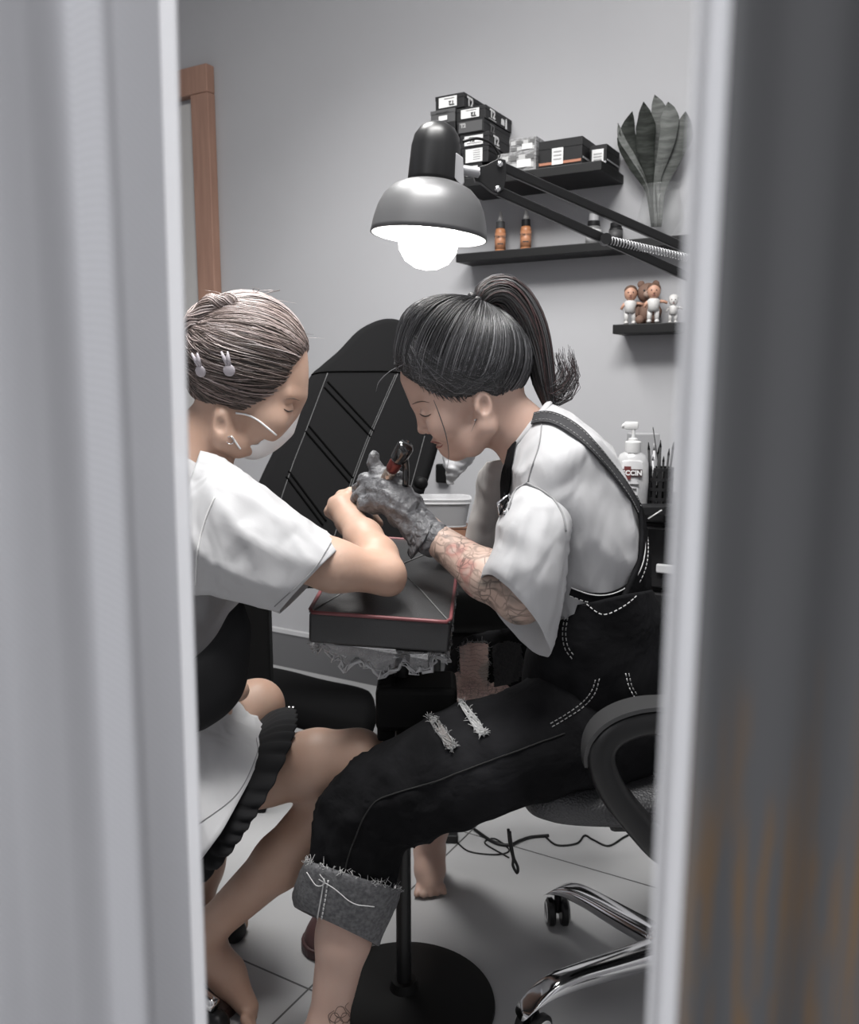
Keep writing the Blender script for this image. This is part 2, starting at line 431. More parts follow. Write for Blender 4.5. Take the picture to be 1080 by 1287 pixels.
# wooden door frame
MWO = mat('orange_brown_wood', (0.38, 0.225, 0.165), 0.5, var=(9, (0.30, 0.17, 0.125), 0.3, 0.75, (6, 6, 0.5)))
sR = s_of(PW(262, 80, 0.03)); zT = PW(262, 80, 0.03)[2]
dr = thing('door_1', wallpt(sR-0.45, 0, 0.0), 'orange-brown wooden door frame at the left edge of the back wall', 'door frame'); dr['kind'] = 'structure'
mk('jamb', box(wallpt(sR-0.045, zT/2-0.05, 0.02), (0.09, 0.04, zT-0.1), E1, E2, E3, 0.004), MWO, dr, smooth=False)
mk('jamb', box(wallpt(sR-0.905, zT/2-0.05, 0.02), (0.09, 0.04, zT-0.1), E1, E2, E3, 0.004), MWO, dr, smooth=False)
mk('header', box(wallpt(sR-0.475, zT-0.05, 0.021), (0.95, 0.042, 0.1), E1, E2, E3, 0.004), MWO, dr, smooth=False)
mk('door_panel', box(wallpt(sR-0.475, zT/2-0.06, 0.01), (0.77, 0.016, zT-0.12), E1, E2, E3, 0.003), mat('door_paint', (0.5, 0.49, 0.48), 0.6), dr, smooth=False)
# ================================================================ curtains
def curtain_mat(name, col, transl, alpha, stripes=0.0, patch=None):
    m = bpy.data.materials.new(name); m.use_nodes = True; nt = m.node_tree; N, L = nt.nodes, nt.links; N.remove(N['Principled BSDF']); out = N['Material Output']
    d = N.new('ShaderNodeBsdfDiffuse'); t = N.new('ShaderNodeBsdfTranslucent'); tr = N.new('ShaderNodeBsdfTransparent'); m1 = N.new('ShaderNodeMixShader'); m2 = N.new('ShaderNodeMixShader')
    d.inputs[0].default_value = (*col, 1); t.inputs[0].default_value = (*col, 1); m1.inputs[0].default_value = transl; m2.inputs[0].default_value = alpha
    tc = N.new('ShaderNodeTexCoord')
    if stripes:
        wv = N.new('ShaderNodeTexWave'); wv.bands_direction = 'DIAGONAL'; wv.inputs['Scale'].default_value = 150; mr = N.new('ShaderNodeMapRange')
        mr.inputs['To Min'].default_value = alpha-stripes; mr.inputs['To Max'].default_value = min(1, alpha+stripes)
        L.new(tc.outputs['Object'], wv.inputs['Vector']); L.new(wv.outputs['Fac'], mr.inputs['Value']); L.new(mr.outputs[0], m2.inputs[0])
    if patch:
        n = N.new('ShaderNodeTexNoise'); n.inputs['Scale'].default_value = 38; n.inputs['Detail'].default_value = 5
        sx = N.new('ShaderNodeSeparateXYZ'); L.new(tc.outputs['Object'], sx.inputs[0])
        z = N.new('ShaderNodeMapRange'); z.inputs['From Min'].default_value = 1.04; z.inputs['From Max'].default_value = 0.98; L.new(sx.outputs['Z'], z.inputs['Value'])
        r = N.new('ShaderNodeValToRGB'); r.color_ramp.elements[0].position = 0.5; r.color_ramp.elements[1].position = 0.6; L.new(n.outputs['Fac'], r.inputs[0])
        mu = N.new('ShaderNodeMath'); mu.operation = 'MULTIPLY'; L.new(r.outputs[0], mu.inputs[0]); L.new(z.outputs[0], mu.inputs[1])
        mx = N.new('ShaderNodeMixRGB'); mx.inputs[1].default_value = (*col, 1); mx.inputs[2].default_value = (*patch, 1); L.new(mu.outputs[0], mx.inputs[0]); L.new(mx.outputs[0], d.inputs[0])
    L.new(d.outputs[0], m1.inputs[1]); L.new(t.outputs[0], m1.inputs[2]); L.new(tr.outputs[0], m2.inputs[1]); L.new(m1.outputs[0], m2.inputs[2]); L.new(m2.outputs[0], out.inputs[0])
    return m
def sheet(xy, z0, z1, lean=0.0, nz=40, sub=220, wob=0.002):
    p = crom(xy, sub); V, F = [], []
    for i in range(nz+1):
        t = i/nz; z = z0+(z1-z0)*t
        for k, q in enumerate(p):
            V.append((q[0]+lean*(z-1.12)+wob*math.sin(3*z+q[0]*40), q[1]+wob*math.sin(5*z+q[0]*70), z))
    for i in range(nz):
        for k in range(sub-1): a = i*sub+k; F.append((a, a+1, a+sub+1, a+sub))
    return np.array(V), F
def X(u, Y): return (u-CX)/FPX*Y
YL = 0.40
lc = thing('curtain', (X(120, YL)-0.25, YL, 0.02), 'light grey sheer curtain with soft vertical folds hanging at the left of the doorway', 'curtain')
pl = [(X(-900, .44), .45), (X(-700, .44), .42), (X(-500, .44), .45), (X(-300, .42), .41), (X(-160, .42), .435), (X(-60, .42), .415), (X(0, .42), .414), (X(55, .42), .419), (X(102, .42), .4235), (X(125, .415), .415), (X(150, .406), .405), (X(172, .4065), .4065), (X(200, .409), .409), (X(225, .4115), .4115)]
ML = curtain_mat('grey_sheer_cloth', (0.52, 0.52, 0.535), 0.35, 0.95, 0.03)
o = mk('cloth', sheet(pl, 0.02, 2.15, 0.012), ML, lc); solidify(o, 0.0008)
ML2 = curtain_mat('sheer_hem', (0.75, 0.75, 0.76), 0.5, 0.8)
o = mk('hem', sheet([(X(224, .4115), .4115), (X(230, .409), .409), (X(243, .404), .4035)], 0.02, 2.15, 0.012, sub=12), ML2, lc); solidify(o, 0.0008)
YR = 0.20
rc = thing('curtain', (0.16, YR, 0.02), 'grey curtain close on the right, its unlit face painted dark and blurred lit edge painted pale, with brown stains', 'curtain')
pr = [(X(890, .205), .205), (X(905, .20), .2005), (X(960, .2), .2015), (X(1020, .2), .2008), (X(1090, .2), .2025), (X(1200, .2), .198), (X(1400, .2), .206), (X(1900, .2), .2), (X(2600, .2), .21)]
MR = curtain_mat('unlit_grey_cloth', (0.11, 0.11, 0.112), 0.06, 1.0, patch=(0.17, 0.115, 0.07))  # dark colour stands in for the unlit face; brown stains are its own
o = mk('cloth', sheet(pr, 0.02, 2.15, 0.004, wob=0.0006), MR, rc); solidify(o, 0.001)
MR2 = curtain_mat('lit_curtain_edge', (0.8, 0.8, 0.81), 0.5, 0.93)  # same curtain, room light on its edge put into a paler colour
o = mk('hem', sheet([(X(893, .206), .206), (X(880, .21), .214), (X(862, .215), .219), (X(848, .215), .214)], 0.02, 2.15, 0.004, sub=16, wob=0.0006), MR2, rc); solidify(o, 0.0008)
# ================================================================ shelves
MSH = mat('black_shelf', (0.010, 0.010, 0.0105), 0.5, spec=.3)
def shelf(name, uL, uR, vbR, D, th, label):
    pR = PW(uR, vbR, D); sRr = s_of(pR); sLl = s_of(PW(uL, vbR, D)); z0 = pR[2]
    t = mk(name, box(wallpt((sRr+sLl)/2, z0+th/2, D/2), (sRr-sLl, D, th), E1, E2, E3, 0.002), MSH, smooth=False); tag(t, label, 'shelf')
    return sLl, sRr, z0+th
D1, D2, D3 = 0.2, 0.11, 0.11
sA0, sA1, zA = shelf('wall_shelf', 570, 756, 213.5, D1, 0.026, 'upper black wall shelf carrying the stacked boxes')
sB0, sB1, zB = shelf('wall_shelf', 573, 905, 303.5, D2, 0.026, 'long black wall shelf under the boxes, holding ink bottles and the plant')
sC0, sC1, zC = shelf('wall_shelf', 770, 900, 416.0, D3, 0.027, 'small low black shelf carrying the figurines')
MBK = mat('black_card', (0.011, 0.011, 0.012), 0.5, spec=.3); MGC = mat('dark_grey_card', (0.06, 0.06, 0.062), 0.55); MLB = mat('label_paper', (0.62, 0.62, 0.62), 0.6); MWH = mat('white_print', (0.75, 0.75, 0.75), 0.6)
MINK = mat('black_print', (0.03, 0.03, 0.03), 0.6); MGR = mat('grey_print', (0.3, 0.3, 0.3), 0.6); MLINE = mat('card_edge', (0.33, 0.33, 0.34), 0.6); MOR = mat('orange_print', (0.36, 0.15, 0.09), 0.5)
def carton(name, u0, u1, z0, z1, off, Ln, m, label, group, cat='box'):
    """box on the upper shelf: front face 'off' from the wall between pixels u0,u1; returns thing and a placer for its faces"""
    v = 190; a = s_of(PW(u0, v, off)); b = s_of(PW(u1, v, off))
    t = thing(name, wallpt((a+b)/2, z0, off-Ln/2), label, cat, group)
    h = z1-z0
    mk('carton', box(wallpt((a+b)/2, z0+h*0.36, off-Ln/2), (b-a-0.002, Ln-0.002, h*0.72), E1, E2, E3, 0.0012), m, t, smooth=False)
    mk('lid', box(wallpt((a+b)/2, z1-h*0.15, off-Ln/2), (b-a, Ln, h*0.3), E1, E2, E3, 0.0012), m, t, smooth=False)
    def front(fx, fz, d=0.0012): return wallpt(a+(b-a)*fx, z0+h*fz, off+d)
    def side(fy, fz, d=0.0012): return wallpt(b+d, z0+h*fz, off-Ln*fy)
    return t, front, side, b-a, h
def zed(u, v, off=0.19): return PW(u, v, off)[2]
zs = [zA, zed(590, 206), zed(590, 186), zed(590, 168), zed(590, 151), zed(590, 134)]
grp = 'small black boxes stacked on the upper shelf'
SP = [(582, 606), (580, 614), (578, 615), (574, 608), (573.5, 610)]
LBL = ['black box at the bottom of the stack behind the lamp bracket', 'black box with a tall plain white label, second from the bottom of the stack', 'black box under the grey-fronted one, the lamp cable crossing its label',
       'black box with a grey printed front, in the middle of the stack', 'black box with an upside-down label and white side lettering, top of the right column']
for i, (u0, u1) in enumerate(SP):
    off = 0.19 if i != 3 else 0.193
    t, fr, sd, w_, h = carton('carton_box', u0, u1, zs[i], zs[i+1]-0.001, off, 0.185, MBK, LBL[i], grp)
    if i == 3:
        mk('front_print', box(fr(0.52, 0.5), (w_*0.86, 0.0008, h*0.8), E1, E2, E3), MGC, t, smooth=False)
        mk('lettering', text('T2', h*0.42, fr(0.25, 0.62, 0.002), E1, E3, align='CENTER', bold=0.001), MGR, t, smooth=False)
        mk('lettering', text('T2', h*0.8, sd(0.3, 0.5, 0.001), E2, E3, bold=0.001), mat('dim_print', (0.12, 0.12, 0.12), 0.6), t, smooth=False)
    else:
        lb = mk('label', box(fr(0.48, 0.5), (w_*0.62, 0.0008, h*(0.86 if i == 1 else 0.68)), E1, E2, E3), MLB, t, smooth=False)
        if i == 1:
            for q in range(5): mk('print_line', box(fr(0.58, 0.8-0.14*q, 0.002), (w_*0.26, 0.0006, h*0.03), E1, E2, E3), MINK, lb, smooth=False)
        elif i == 4: mk('lettering', text('T2', h*0.42, fr(0.6, 0.4, 0.002), -E1, -E3, bold=0.0012), MINK, lb, smooth=False); mk('print_line', box(fr(0.52, 0.72, 0.002), (w_*0.36, 0.0006, h*0.05), E1, E2, E3), MINK, lb, smooth=False)
        else: mk('lettering', text('T2', h*0.42, fr(0.42, 0.55, 0.002), E1, E3, bold=0.0012), MINK, lb, smooth=False); mk('print_line', box(fr(0.5, 0.3, 0.002), (w_*0.5, 0.0006, h*0.04), E1, E2, E3), MINK, lb, smooth=False)
        if i in (2, 4):
            mk('lettering', text('T2', h*0.85, sd(0.25, 0.52, 0.001), E2, E3, bold=0.0012), MWH, t, smooth=False)
            mk('print_line', box(sd(0.25, 0.1), (0.0006, 0.05, h*0.04), E1, E2, E3), MWH, t, smooth=False)
        if i == 4:
            for q, (fy, hh) in enumerate(((0.6, .5), (0.66, .5), (0.76, .8))): mk('print_mark', prism([(-.006, -h*hh/2), (.006, -h*hh/2), (.004, h*hh/3), (0, h*hh/2), (-.004, h*hh/3)], sd(fy, 0.42), E2, E3, E1, 0.001), MWH, t, smooth=False)
zl = zs[5]-0.002
t, fr, sd, w_, h = carton('carton_box', 541, 572, zed(560, 154), zed(560, 137), 0.19, 0.185, MGC, 'grey box beside the column of black ones, above the lamp head', grp)
mk('lettering', text('MICRO  INJECT', h*0.17, fr(0.5, 0.76, 0.001), E1, E3), MINK, t, smooth=False); mk('label', box(fr(0.52, 0.35), (w_*0.34, 0.0008, h*0.34), E1, E2, E3), MLB, t, smooth=False)
t, fr, sd, w_, h = carton('carton_box', 541, 572, zA, zed(560, 154)-0.001, 0.19, 0.185, MBK, 'black box under the grey one, mostly covered by the lamp dome', grp)
t, fr, sd, w_, h = carton('carton_box', 547, 583, zed(565, 136.5), zed(565, 118), 0.186, 0.18, MBK, 'topmost black box of all, with an upside-down label', grp)
lb = mk('label', box(fr(0.45, 0.5), (w_*0.62, 0.0008, h*0.7), E1, E2, E3), MLB, t, smooth=False); mk('lettering', text('T2', h*0.4, fr(0.58, 0.4, 0.002), -E1, -E3, bold=0.001), MINK, lb, smooth=False)
mk('print_line', box(fr(0.5, 0.72, 0.002), (w_*0.36, 0.0006, h*0.05), E1, E2, E3), MINK, lb, smooth=False)
mk('lettering', text('T2', h*0.85, sd(0.22, 0.5, 0.001), E2, E3, bold=0.0012), MWH, t, smooth=False)
# translucent cases
def case(u0, u1, z0, z1, off, Ln, label):
    t, fr, sd, w_, h = carton('plastic_case', u0, u1, z0, z1, off, Ln, mat('clear_plastic_case', (0.3, 0.3, 0.305), 0.25, var=(90, (0.17, 0.17, 0.17), 0.42, 0.55, (1, 1, 3))), label, 'clear plastic cases on the upper shelf')
    for i in range(4):
        for j in range(2):
            mk('compartment', box(fr(0.16+0.23*i, 0.3+0.4*j, 0.0005), (w_*0.18, 0.001, h*0.26), E1, E2, E3, 0.0004), mat('case_cell', (0.42, 0.42, 0.42), 0.3) if (i+j) % 2 else mat('case_cell_dark', (0.13, 0.13, 0.13), 0.3), t, smooth=False)
    mk('label', box(fr(0.68, 0.4, 0.0016), (w_*0.38, 0.0008, h*0.36), E1, E2, E3), MLB, t, smooth=False)
zc = zed(660, 188.5)
case(628, 674, zA, zc, 0.185, 0.16, 'clear case of small parts standing lowest, right of the black stack')
case(640, 674, zc+0.001, zed(668, 167.5), 0.16, 0.14, 'clear case of small parts lying on another clear case')
def bigbox(u0, u1, v1, off, Ln, label, lu):
    z1 = PW((u0+u1)/2, v1, off)[2]; t, fr, sd, w_, h = carton('gift_box', u0, u1, zA, z1, off, Ln, MBK, label, 'black lidded boxes on the upper shelf')
    mk('stripe', box(fr(0.5, 0.2), (w_*0.96, 0.0008, h*0.09), E1, E2, E3), MOR if u0 < 700 else MLINE, t, smooth=False)
    mk('stripe', box(sd(0.5, 0.3), (0.0008, Ln*0.96, h*0.07), E1, E2, E3), MLINE, t, smooth=False)
    lb = mk('label', box(fr(lu, 0.42, 0.002), (0.034, 0.0008, 0.045), E1, E2, E3), MLB, t, smooth=False)
    for q in range(3): mk('print_line', box(fr(lu, 0.58-0.13*q, 0.003), (0.024, 0.0005, 0.004), E1, E2, E3), MGR, lb, smooth=False)
bigbox(677, 732, 174.5, 0.17, 0.15, 'large black lidded box with an orange stripe and white label', 0.45)
bigbox(741, 763, 182.0, 0.13, 0.115, 'small black box with a white label at the right end of the shelf', 0.5)
# ---------------------------------------------------------------- ink bottles on the long shelf
MCAP = mat('clear_tip_cap', (0.5, 0.49, 0.48), 0.25)
def ink(u, vt, body, capm, label, w=0.0165, off=0.06, tip=True, lab=None):
    s = s_of(PW(u, 300, off)); z1 = PW(u, vt, off)[2]; h = z1-zB; c = wallpt(s, zB, off)
    t = thing('ink_bottle', c, label, 'ink bottle', 'small ink bottles on the long shelf')
    mk('bottle', lathe([(0, 0), (w*0.95, 0), (w, 0.003), (w, h*0.5), (w*0.9, h*0.57), (w*0.6, h*0.6), (w*0.6, h*0.62)], c), body, t)
    mk('collar', lathe([(0, h*0.59), (w*0.82, h*0.59), (w*0.84, h*0.61), (w*0.8, h*0.75), (0, h*0.75)], c), capm, t, autosmooth=40)
    if tip: mk('tip_cap', lathe([(0, h*0.75), (w*0.5, h*0.75), (w*0.5, h*0.82), (w*0.36, h*0.9), (w*0.22, h), (0, h)], c), MCAP, t)
    lb = mk('label', lathe([(w+0.0004, h*0.08), (w+0.0006, h*0.08), (w+0.0006, h*0.47), (w+0.0004, h*0.47)], c), lab or body, t)
    return t, c, h, lb
o1 = mat('orange_ink', (0.5, 0.215, 0.10), 0.35); o2 = mat('orange_label', (0.52, 0.24, 0.13), 0.4)
for u, vt, lbl, cm in ((629, 266, 'orange ink bottle with a dark grey collar, left of its twin', MGC), (661, 263, 'orange ink bottle with a black collar and taller clear tip', MBK)):
    t, c, h, lb = ink(u, vt, o1, cm, lbl, lab=o2)
    nb = nrm(np.array([CAM[0]-c[0], CAM[1]-c[1], 0])); ex = np.cross(E3, nb)
    mk('lettering', text('eternal', h*0.11, c+nb*0.0175+E3*h*0.38, ex, E3), MINK, lb, smooth=False)
    mk('print_line', box(c+nb*0.0168+E3*h*0.2, (0.018, 0.002, 0.003), ex, nb, E3), MINK, lb, smooth=False)
t, c, h, lb = ink(746, 268, mat('grey_ink', (0.2, 0.2, 0.2), 0.3), MBK, 'pale bottle with a black and white label behind the lamp arm', w=0.022, lab=MLB, tip=False)
mk('cap', lathe([(0.0, h*0.7), (0.014, h*0.7), (0.014, h*0.98), (0.0, h)], c), mat('pale_cap', (0.45, 0.45, 0.46), 0.4), t, autosmooth=40)
t, c, h, lb = ink(774, 272, MBK, MBK, 'black ink bottle on the long shelf nearest the plant', w=0.020, lab=MGC)
# ---------------------------------------------------------------- plant in a glass vase
s0 = s_of(PW(830, 290, 0.075)); pc = wallpt(s0, zB, 0.075); zr = PW(828, 236, 0.06)[2]-zB
pt = thing('potted_plant', pc, 'plant with long upright pointed leaves in a clear glass vase', 'plant')
glass = mat('vase_glass', (0.5, 0.51, 0.51), 0.06, alpha=0.09)
rr = 0.062
mk('vase', lathe([(0, 0.0), (rr*0.55, 0), (rr*0.95, zr*0.12), (rr*1.05, zr*0.4), (rr*0.85, zr*0.8), (rr*0.8, zr*0.95), (rr*0.95, zr), (rr*0.9, zr), (rr*0.76, zr*0.93), (rr*0.98, zr*0.4), (rr*0.5, 0.008), (0, 0.008)], pc), glass, pt)
MLF = mat('dark_leaf', (0.010, 0.012, 0.010), 0.7, spec=.2, var=(20, (0.03, 0.034, 0.03), 0.4, 0.65, (1, 1, 6))); MLF2 = mat('grey_leaf', (0.085, 0.09, 0.085), 0.7, spec=.2, var=(20, (0.14, 0.145, 0.14), 0.4, 0.65, (1, 1, 6)))
def leaf(uv, wd, off, m, name='leaf'):
    p = crom([PW(u, v, o_) for (u, v), o_ in zip(uv, off)], 22); T = np.gradient(p, axis=0); t_ = np.linspace(0, 1, 22); V, F = [], []
    prof = np.interp(t_, [0, .25, .5, .75, .92, 1], [.28, .35, .85, 1, .5, .02])*wd
    for i in range(22):
        d = nrm(p[i]-CAM); sd_ = nrm(np.cross(T[i], d)); n_ = nrm(np.cross(sd_, T[i])); 
        V += [p[i]-sd_*prof[i]-n_*0.004*prof[i]/wd, p[i]+n_*0.005, p[i]+sd_*prof[i]-n_*0.004*prof[i]/wd]
    for i in range(21):
        for j in range(2): a = i*3+j; F.append((a, a+1, a+4, a+3))
    o = mk(name, (np.array(V), F), m, pt); solidify(o, 0.0025)
leaf([(822, 285), (815, 235), (797, 200), (782, 175), (777, 155)], 0.010, (.06, .06, .06, .06, .06), MLF2)
leaf([(822, 285), (816, 240), (800, 205), (788, 175), (795, 140)], 0.028, (.06, .06, .06, .05, .05), MLF)
leaf([(824, 285), (820, 235), (812, 190), (812, 160), (809, 128)], 0.028, (.06, .07, .08, .08, .08), MLF)
leaf([(826, 285), (824, 240), (828, 195), (830, 150), (823, 119)], 0.028, (.06, .05, .04, .04, .04), MLF2)
leaf([(828, 285), (832, 240), (845, 200), (858, 170), (862, 140)], 0.030, (.06, .06, .07, .07, .08), MLF2)
leaf([(826, 285), (826, 230), (838, 180), (842, 150), (840, 128)], 0.026, (.06, .07, .09, .09, .09), MLF2)
# ---------------------------------------------------------------- figurines on the low shelf
MSK = mat('figurine_skin', (0.48, 0.27, 0.19), 0.5); MHR = mat('figurine_hair', (0.10, 0.055, 0.035), 0.6); MKT = mat('figurine_white', (0.58, 0.57, 0.56), 0.5); MTB = mat('teddy_brown', (0.16, 0.095, 0.07), 0.8); MTB2 = mat('teddy_muzzle', (0.3, 0.22, 0.18), 0.8)
def toy(u, label, k=1.0, off=0.06, skin=MSK, hair=MHR, ph=0.0):
    c = wallpt(s_of(PW(u, 400, off)), zC, off); t = thing('figurine', c, label, 'figurine', 'footballer figurines on the low shelf'); H = 0.112*k
    f = nrm(np.array([CAM[0]-c[0], CAM[1]-c[1], 0])); r = np.cross(E3, f)*-1
    for s_ in (-1, 1):
        mk('leg', join(tube([c+r*s_*0.011*k+E3*0.008*k, c+r*s_*0.009*k+E3*0.04*k], [0.0065*k, 0.0075*k], 10), ell(c+r*s_*0.011*k+f*0.004*k+E3*0.006*k, (0.007*k, 0.012*k, 0.006*k), (r, f, E3))), MKT, t)
        a0 = c+r*s_*0.016*k+E3*0.062*k; a1 = c+r*s_*(0.026+0.012*(s_ < 0))*k+E3*(0.045+0.012*(s_ < 0))*k
        mk('arm', tube([a0, (a0+a1)/2+E3*0.002, a1], [0.005*k, 0.0045*k, 0.004*k], 10), skin, t)
    mk('shirt', lathe([(0, .034*k), (.016*k, .036*k), (.015*k, .05*k), (.019*k, .064*k), (.012*k, .07*k), (0, .072*k)], c), MKT, t)
    hd = mk('head', join(ell(c+E3*0.090*k, (.0185*k, .018*k, .022*k), (r, f, E3)), ell(c+E3*0.086*k+f*0.018*k, (.003*k, .004*k, .004*k), (r, f, E3))), skin, t)
    mk('hair', ell(c+E3*0.098*k-f*0.003*k, (.019*k, .0175*k, .0165*k), (r, f, E3)), hair, hd)
    for s_ in (-1, 1): mk('eye', ell(c+E3*0.092*k+f*0.0168*k+r*s_*0.007*k, (.002*k, .0015*k, .002*k), (r, f, E3), n=10), MINK, hd)
    mk('mouth', ell(c+E3*0.078*k+f*0.0155*k, (.005*k, .0015*k, .0012*k), (r, f, E3), n=10), mat('mouth_red', (0.2, 0.06, 0.05), .5), hd)
toy(792, 'brown-haired footballer figurine in white kit at the left end of the low shelf')
toy(821, 'brown-haired footballer figurine in white kit standing in front of the teddy bear', off=0.09)
toy(846, 'small white figurine right of the teddy bear, seen through the curtain edge', 0.72, skin=MKT, hair=MKT)
c = wallpt(s_of(PW(814, 400, 0.03)), zC, 0.032); t = thing('teddy_bear', c, 'brown teddy bear sitting among the figurines', 'toy bear'); f = nrm(np.array([CAM[0]-c[0], CAM[1]-c[1], 0])); r = -np.cross(E3, f)
mk('body', ell(c+E3*0.036, (.027, .024, .036), (r, f, E3)), MTB, t)
hd = mk('head', ell(c+E3*0.092, (.032, .028, .029), (r, f, E3)), MTB, t)
mk('muzzle', ell(c+E3*0.086+f*0.024, (.013, .011, .011), (r, f, E3)), MTB2, hd); mk('nose', ell(c+E3*0.091+f*0.034, (.004, .003, .003), (r, f, E3), n=12), MINK, hd)
for s_ in (-1, 1):
    mk('ear', ell(c+E3*0.117+r*s_*0.021, (.0105, .006, .011), (r, f, E3)), MTB, hd); mk('eye', ell(c+E3*0.097+f*0.026+r*s_*0.011, (.003, .002, .003), (r, f, E3), n=12), MINK, hd)
    mk('arm', tube([c+E3*0.055+r*s_*0.022, c+E3*0.04+r*s_*0.032+f*.006, c+E3*0.025+r*s_*0.03+f*.014], [.010, .0095, .009], 12), MTB, t)
    mk('leg', tube([c+E3*0.014+r*s_*0.015, c+E3*0.012+r*s_*0.02+f*.022, c+E3*0.016+r*s_*0.022+f*.034], [.013, .012, .012], 12), MTB, t)
# ================================================================ desk lamp
MBM = mat('black_metal', (0.010, 0.010, 0.0105), 0.36, spec=.4); MCH = mat('chrome', (0.75, 0.75, 0.76), 0.12, metal=1.0); MGM = mat('grey_metal', (0.36, 0.36, 0.37), 0.4, metal=0.3)
LY = 1.36
lt = P(551, 154, LY); lb_ = P(539, 298, LY); la = nrm(lb_-lt); LL = np.linalg.norm(lb_-lt)
lamp = thing('desk_lamp', (0.83, 2.13, 0.80), 'black swing-arm lamp with a lit bulb over the working hands', 'lamp')
k = LL/0.18
mk('socket_cover', lathe([(0.003, -0.001), (0.014, 0.001), (0.026, 0.008), (0.034, 0.02), (0.0375, 0.036), (0.039, 0.088*k), (0.0385, 0.094*k), (0.03, 0.094*k)], lt, la, n=56), MBM, lamp)
mk('vent', lathe([(0.0035, 0.001), (0.006, -0.0015), (0.0075, 0.0), (0.006, 0.002)], lt, la, n=24), MGM, lamp)
mk('lamp_shade', lathe([(0.036, .093*k), (0.045, .096*k), (0.060, .104*k), (0.073, .118*k), (0.081, .135*k), (0.086, .155*k), (0.0885, .172*k), (0.0895, .18*k), (0.0880, .18*k), (0.085, .165*k), (0.079, .135*k), (0.071, .12*k), (0.058, .107*k), (0.036, .098*k)], lt, la, n=64), mat('satin_grey_shade', (0.125, 0.125, 0.128), 0.42, metal=0.3), lamp)
mk('inner_reflector', lathe([(0.0872, .1798*k), (0.0842, .165*k), (0.0782, .1355*k), (0.0702, .1208*k), (0.0572, .1082*k), (0.036, .0995*k)], lt, la, n=64, caps=False), mat('white_enamel', (.85, .85, .85), .5), lamp)
mk('light_bulb', lathe([(0.016, .11*k), (0.017, .135*k), (0.03, .15*k), (0.042, .165*k), (0.0465, .183*k), (0.044, .203*k), (0.034, .22*k), (0.018, .23*k), (0.0, .2335*k)], lt, la, n=40), mat('glowing_bulb', (0.9, 0.9, 0.9), 0.4, emit=((1, 0.975, 0.94), 8.0)), lamp)
LYB = 1.375
def PB(u, v, Y=LYB): return P(u, v, Y)
d0 = np.array([0, -1, 0.])
mk('hinge_lug', prism([(-.014, .018), (-.004, .022), (.006, .015), (.008, -.02), (.004, -.026), (-.008, -.012)], PB(577, 212, 1.34), (1,0,0), (0,0,1), d0, 0.006, .001), MGM, lamp, smooth=False)
mk('hinge_pin', tube([PB(576, 213, 1.345), PB(602, 217, 1.35)], 0.0075, 14), MGM, lamp, autosmooth=40)
br_ = mk('bracket', prism([((u-612)*px2m(LYB), (220-v)*px2m(LYB)) for u, v in ((596, 222), (601, 212), (612, 209), (626, 202), (634, 204), (635, 222), (632, 238), (625, 243), (618, 240), (605, 230), (598, 228))], PB(612, 220), (1,0,0), (0,0,1), d0, 0.016, .001), MBM, lamp, smooth=False)
for u, v in ((600, 220), (628, 208), (625, 239)):
    mk('bolt', lathe([(0, 0.0125), (.0035, .012), (.005, .0095), (.0052, .007), (.0052, 0)], PB(u, v), d0, n=18), MCH, br_)
J1, J2 = PB(905, 331, 1.52), PB(905, 366, 1.52)
def bar(a, b, h, t_): ez = nrm(b-a); ex, ey, _ = frame(ez, (0, 1, 0)); return box((a+b)/2, (h, t_, np.linalg.norm(b-a)), ex, ey, ez, .002)
def sq_bar(a, b, h, t_):
    ez = nrm(b-a); ey = nrm(np.array([0, 1, 0])-ez*ez[1]); ex = np.cross(ey, ez); return box((a+b)/2, (h, t_, np.linalg.norm(b-a)), ex, ey, ez, .002)
mk('upper_arm', sq_bar(PB(628, 208)+d0*-.004, J1, 0.0145, 0.011), MBM, lamp, smooth=False)
mk('upper_arm', sq_bar(PB(625, 239)+d0*-.004, J2, 0.0145, 0.011), MBM, lamp, smooth=False)
sa, sb = PB(766, 302, 1.44), PB(880, 328, 1.49); n_ = 260; tt = np.linspace(0, 1, n_); ex, ey, ez = frame(sb-sa)
mk('spring', tube(sa + np.outer(tt, sb-sa) + 0.006*(np.outer(np.cos(tt*2*PI*32), ex) + np.outer(np.sin(tt*2*PI*32), ey)), 0.0013, 5), MGM, lamp)
mk('pivot', lathe([(0, -.009), (.009, -.009), (.009, .009), (0, .009)], PB(761, 301, 1.435), d0, n=18), MBM, lamp, autosmooth=40)
mk('cable', tube([PB(582, 178, 1.365), PB(600, 174, 1.375), PB(617, 180, 1.39), PB(627, 193, 1.40), PB(640, 212, 1.40), PB(760, 272, 1.44)], 0.0022, 8, m=50), MBM, lamp)
EB = np.array([0.83, 2.13, 0.84])
mk('joint_plate', prism([(-.02, .03), (.02, .03), (.025, -.035), (-.025, -.035)], (J1+J2)/2, (1,0,0), (0,0,1), d0, 0.02, .003), MBM, lamp, smooth=False)
for s_ in (-1, 1): mk('lower_arm', sq_bar((J1+J2)/2+np.array([.012*s_, .015, -.02]), EB+np.array([.012*s_, 0, 0.02]), .013, .011), MBM, lamp, smooth=False)
mk('clamp', join(box((0.83, 2.13, 0.83), (.04, .04, .06), bev=.004), box((0.83, 2.13, 0.807), (.07, .07, .012), bev=.003)), MBM, lamp, smooth=False)
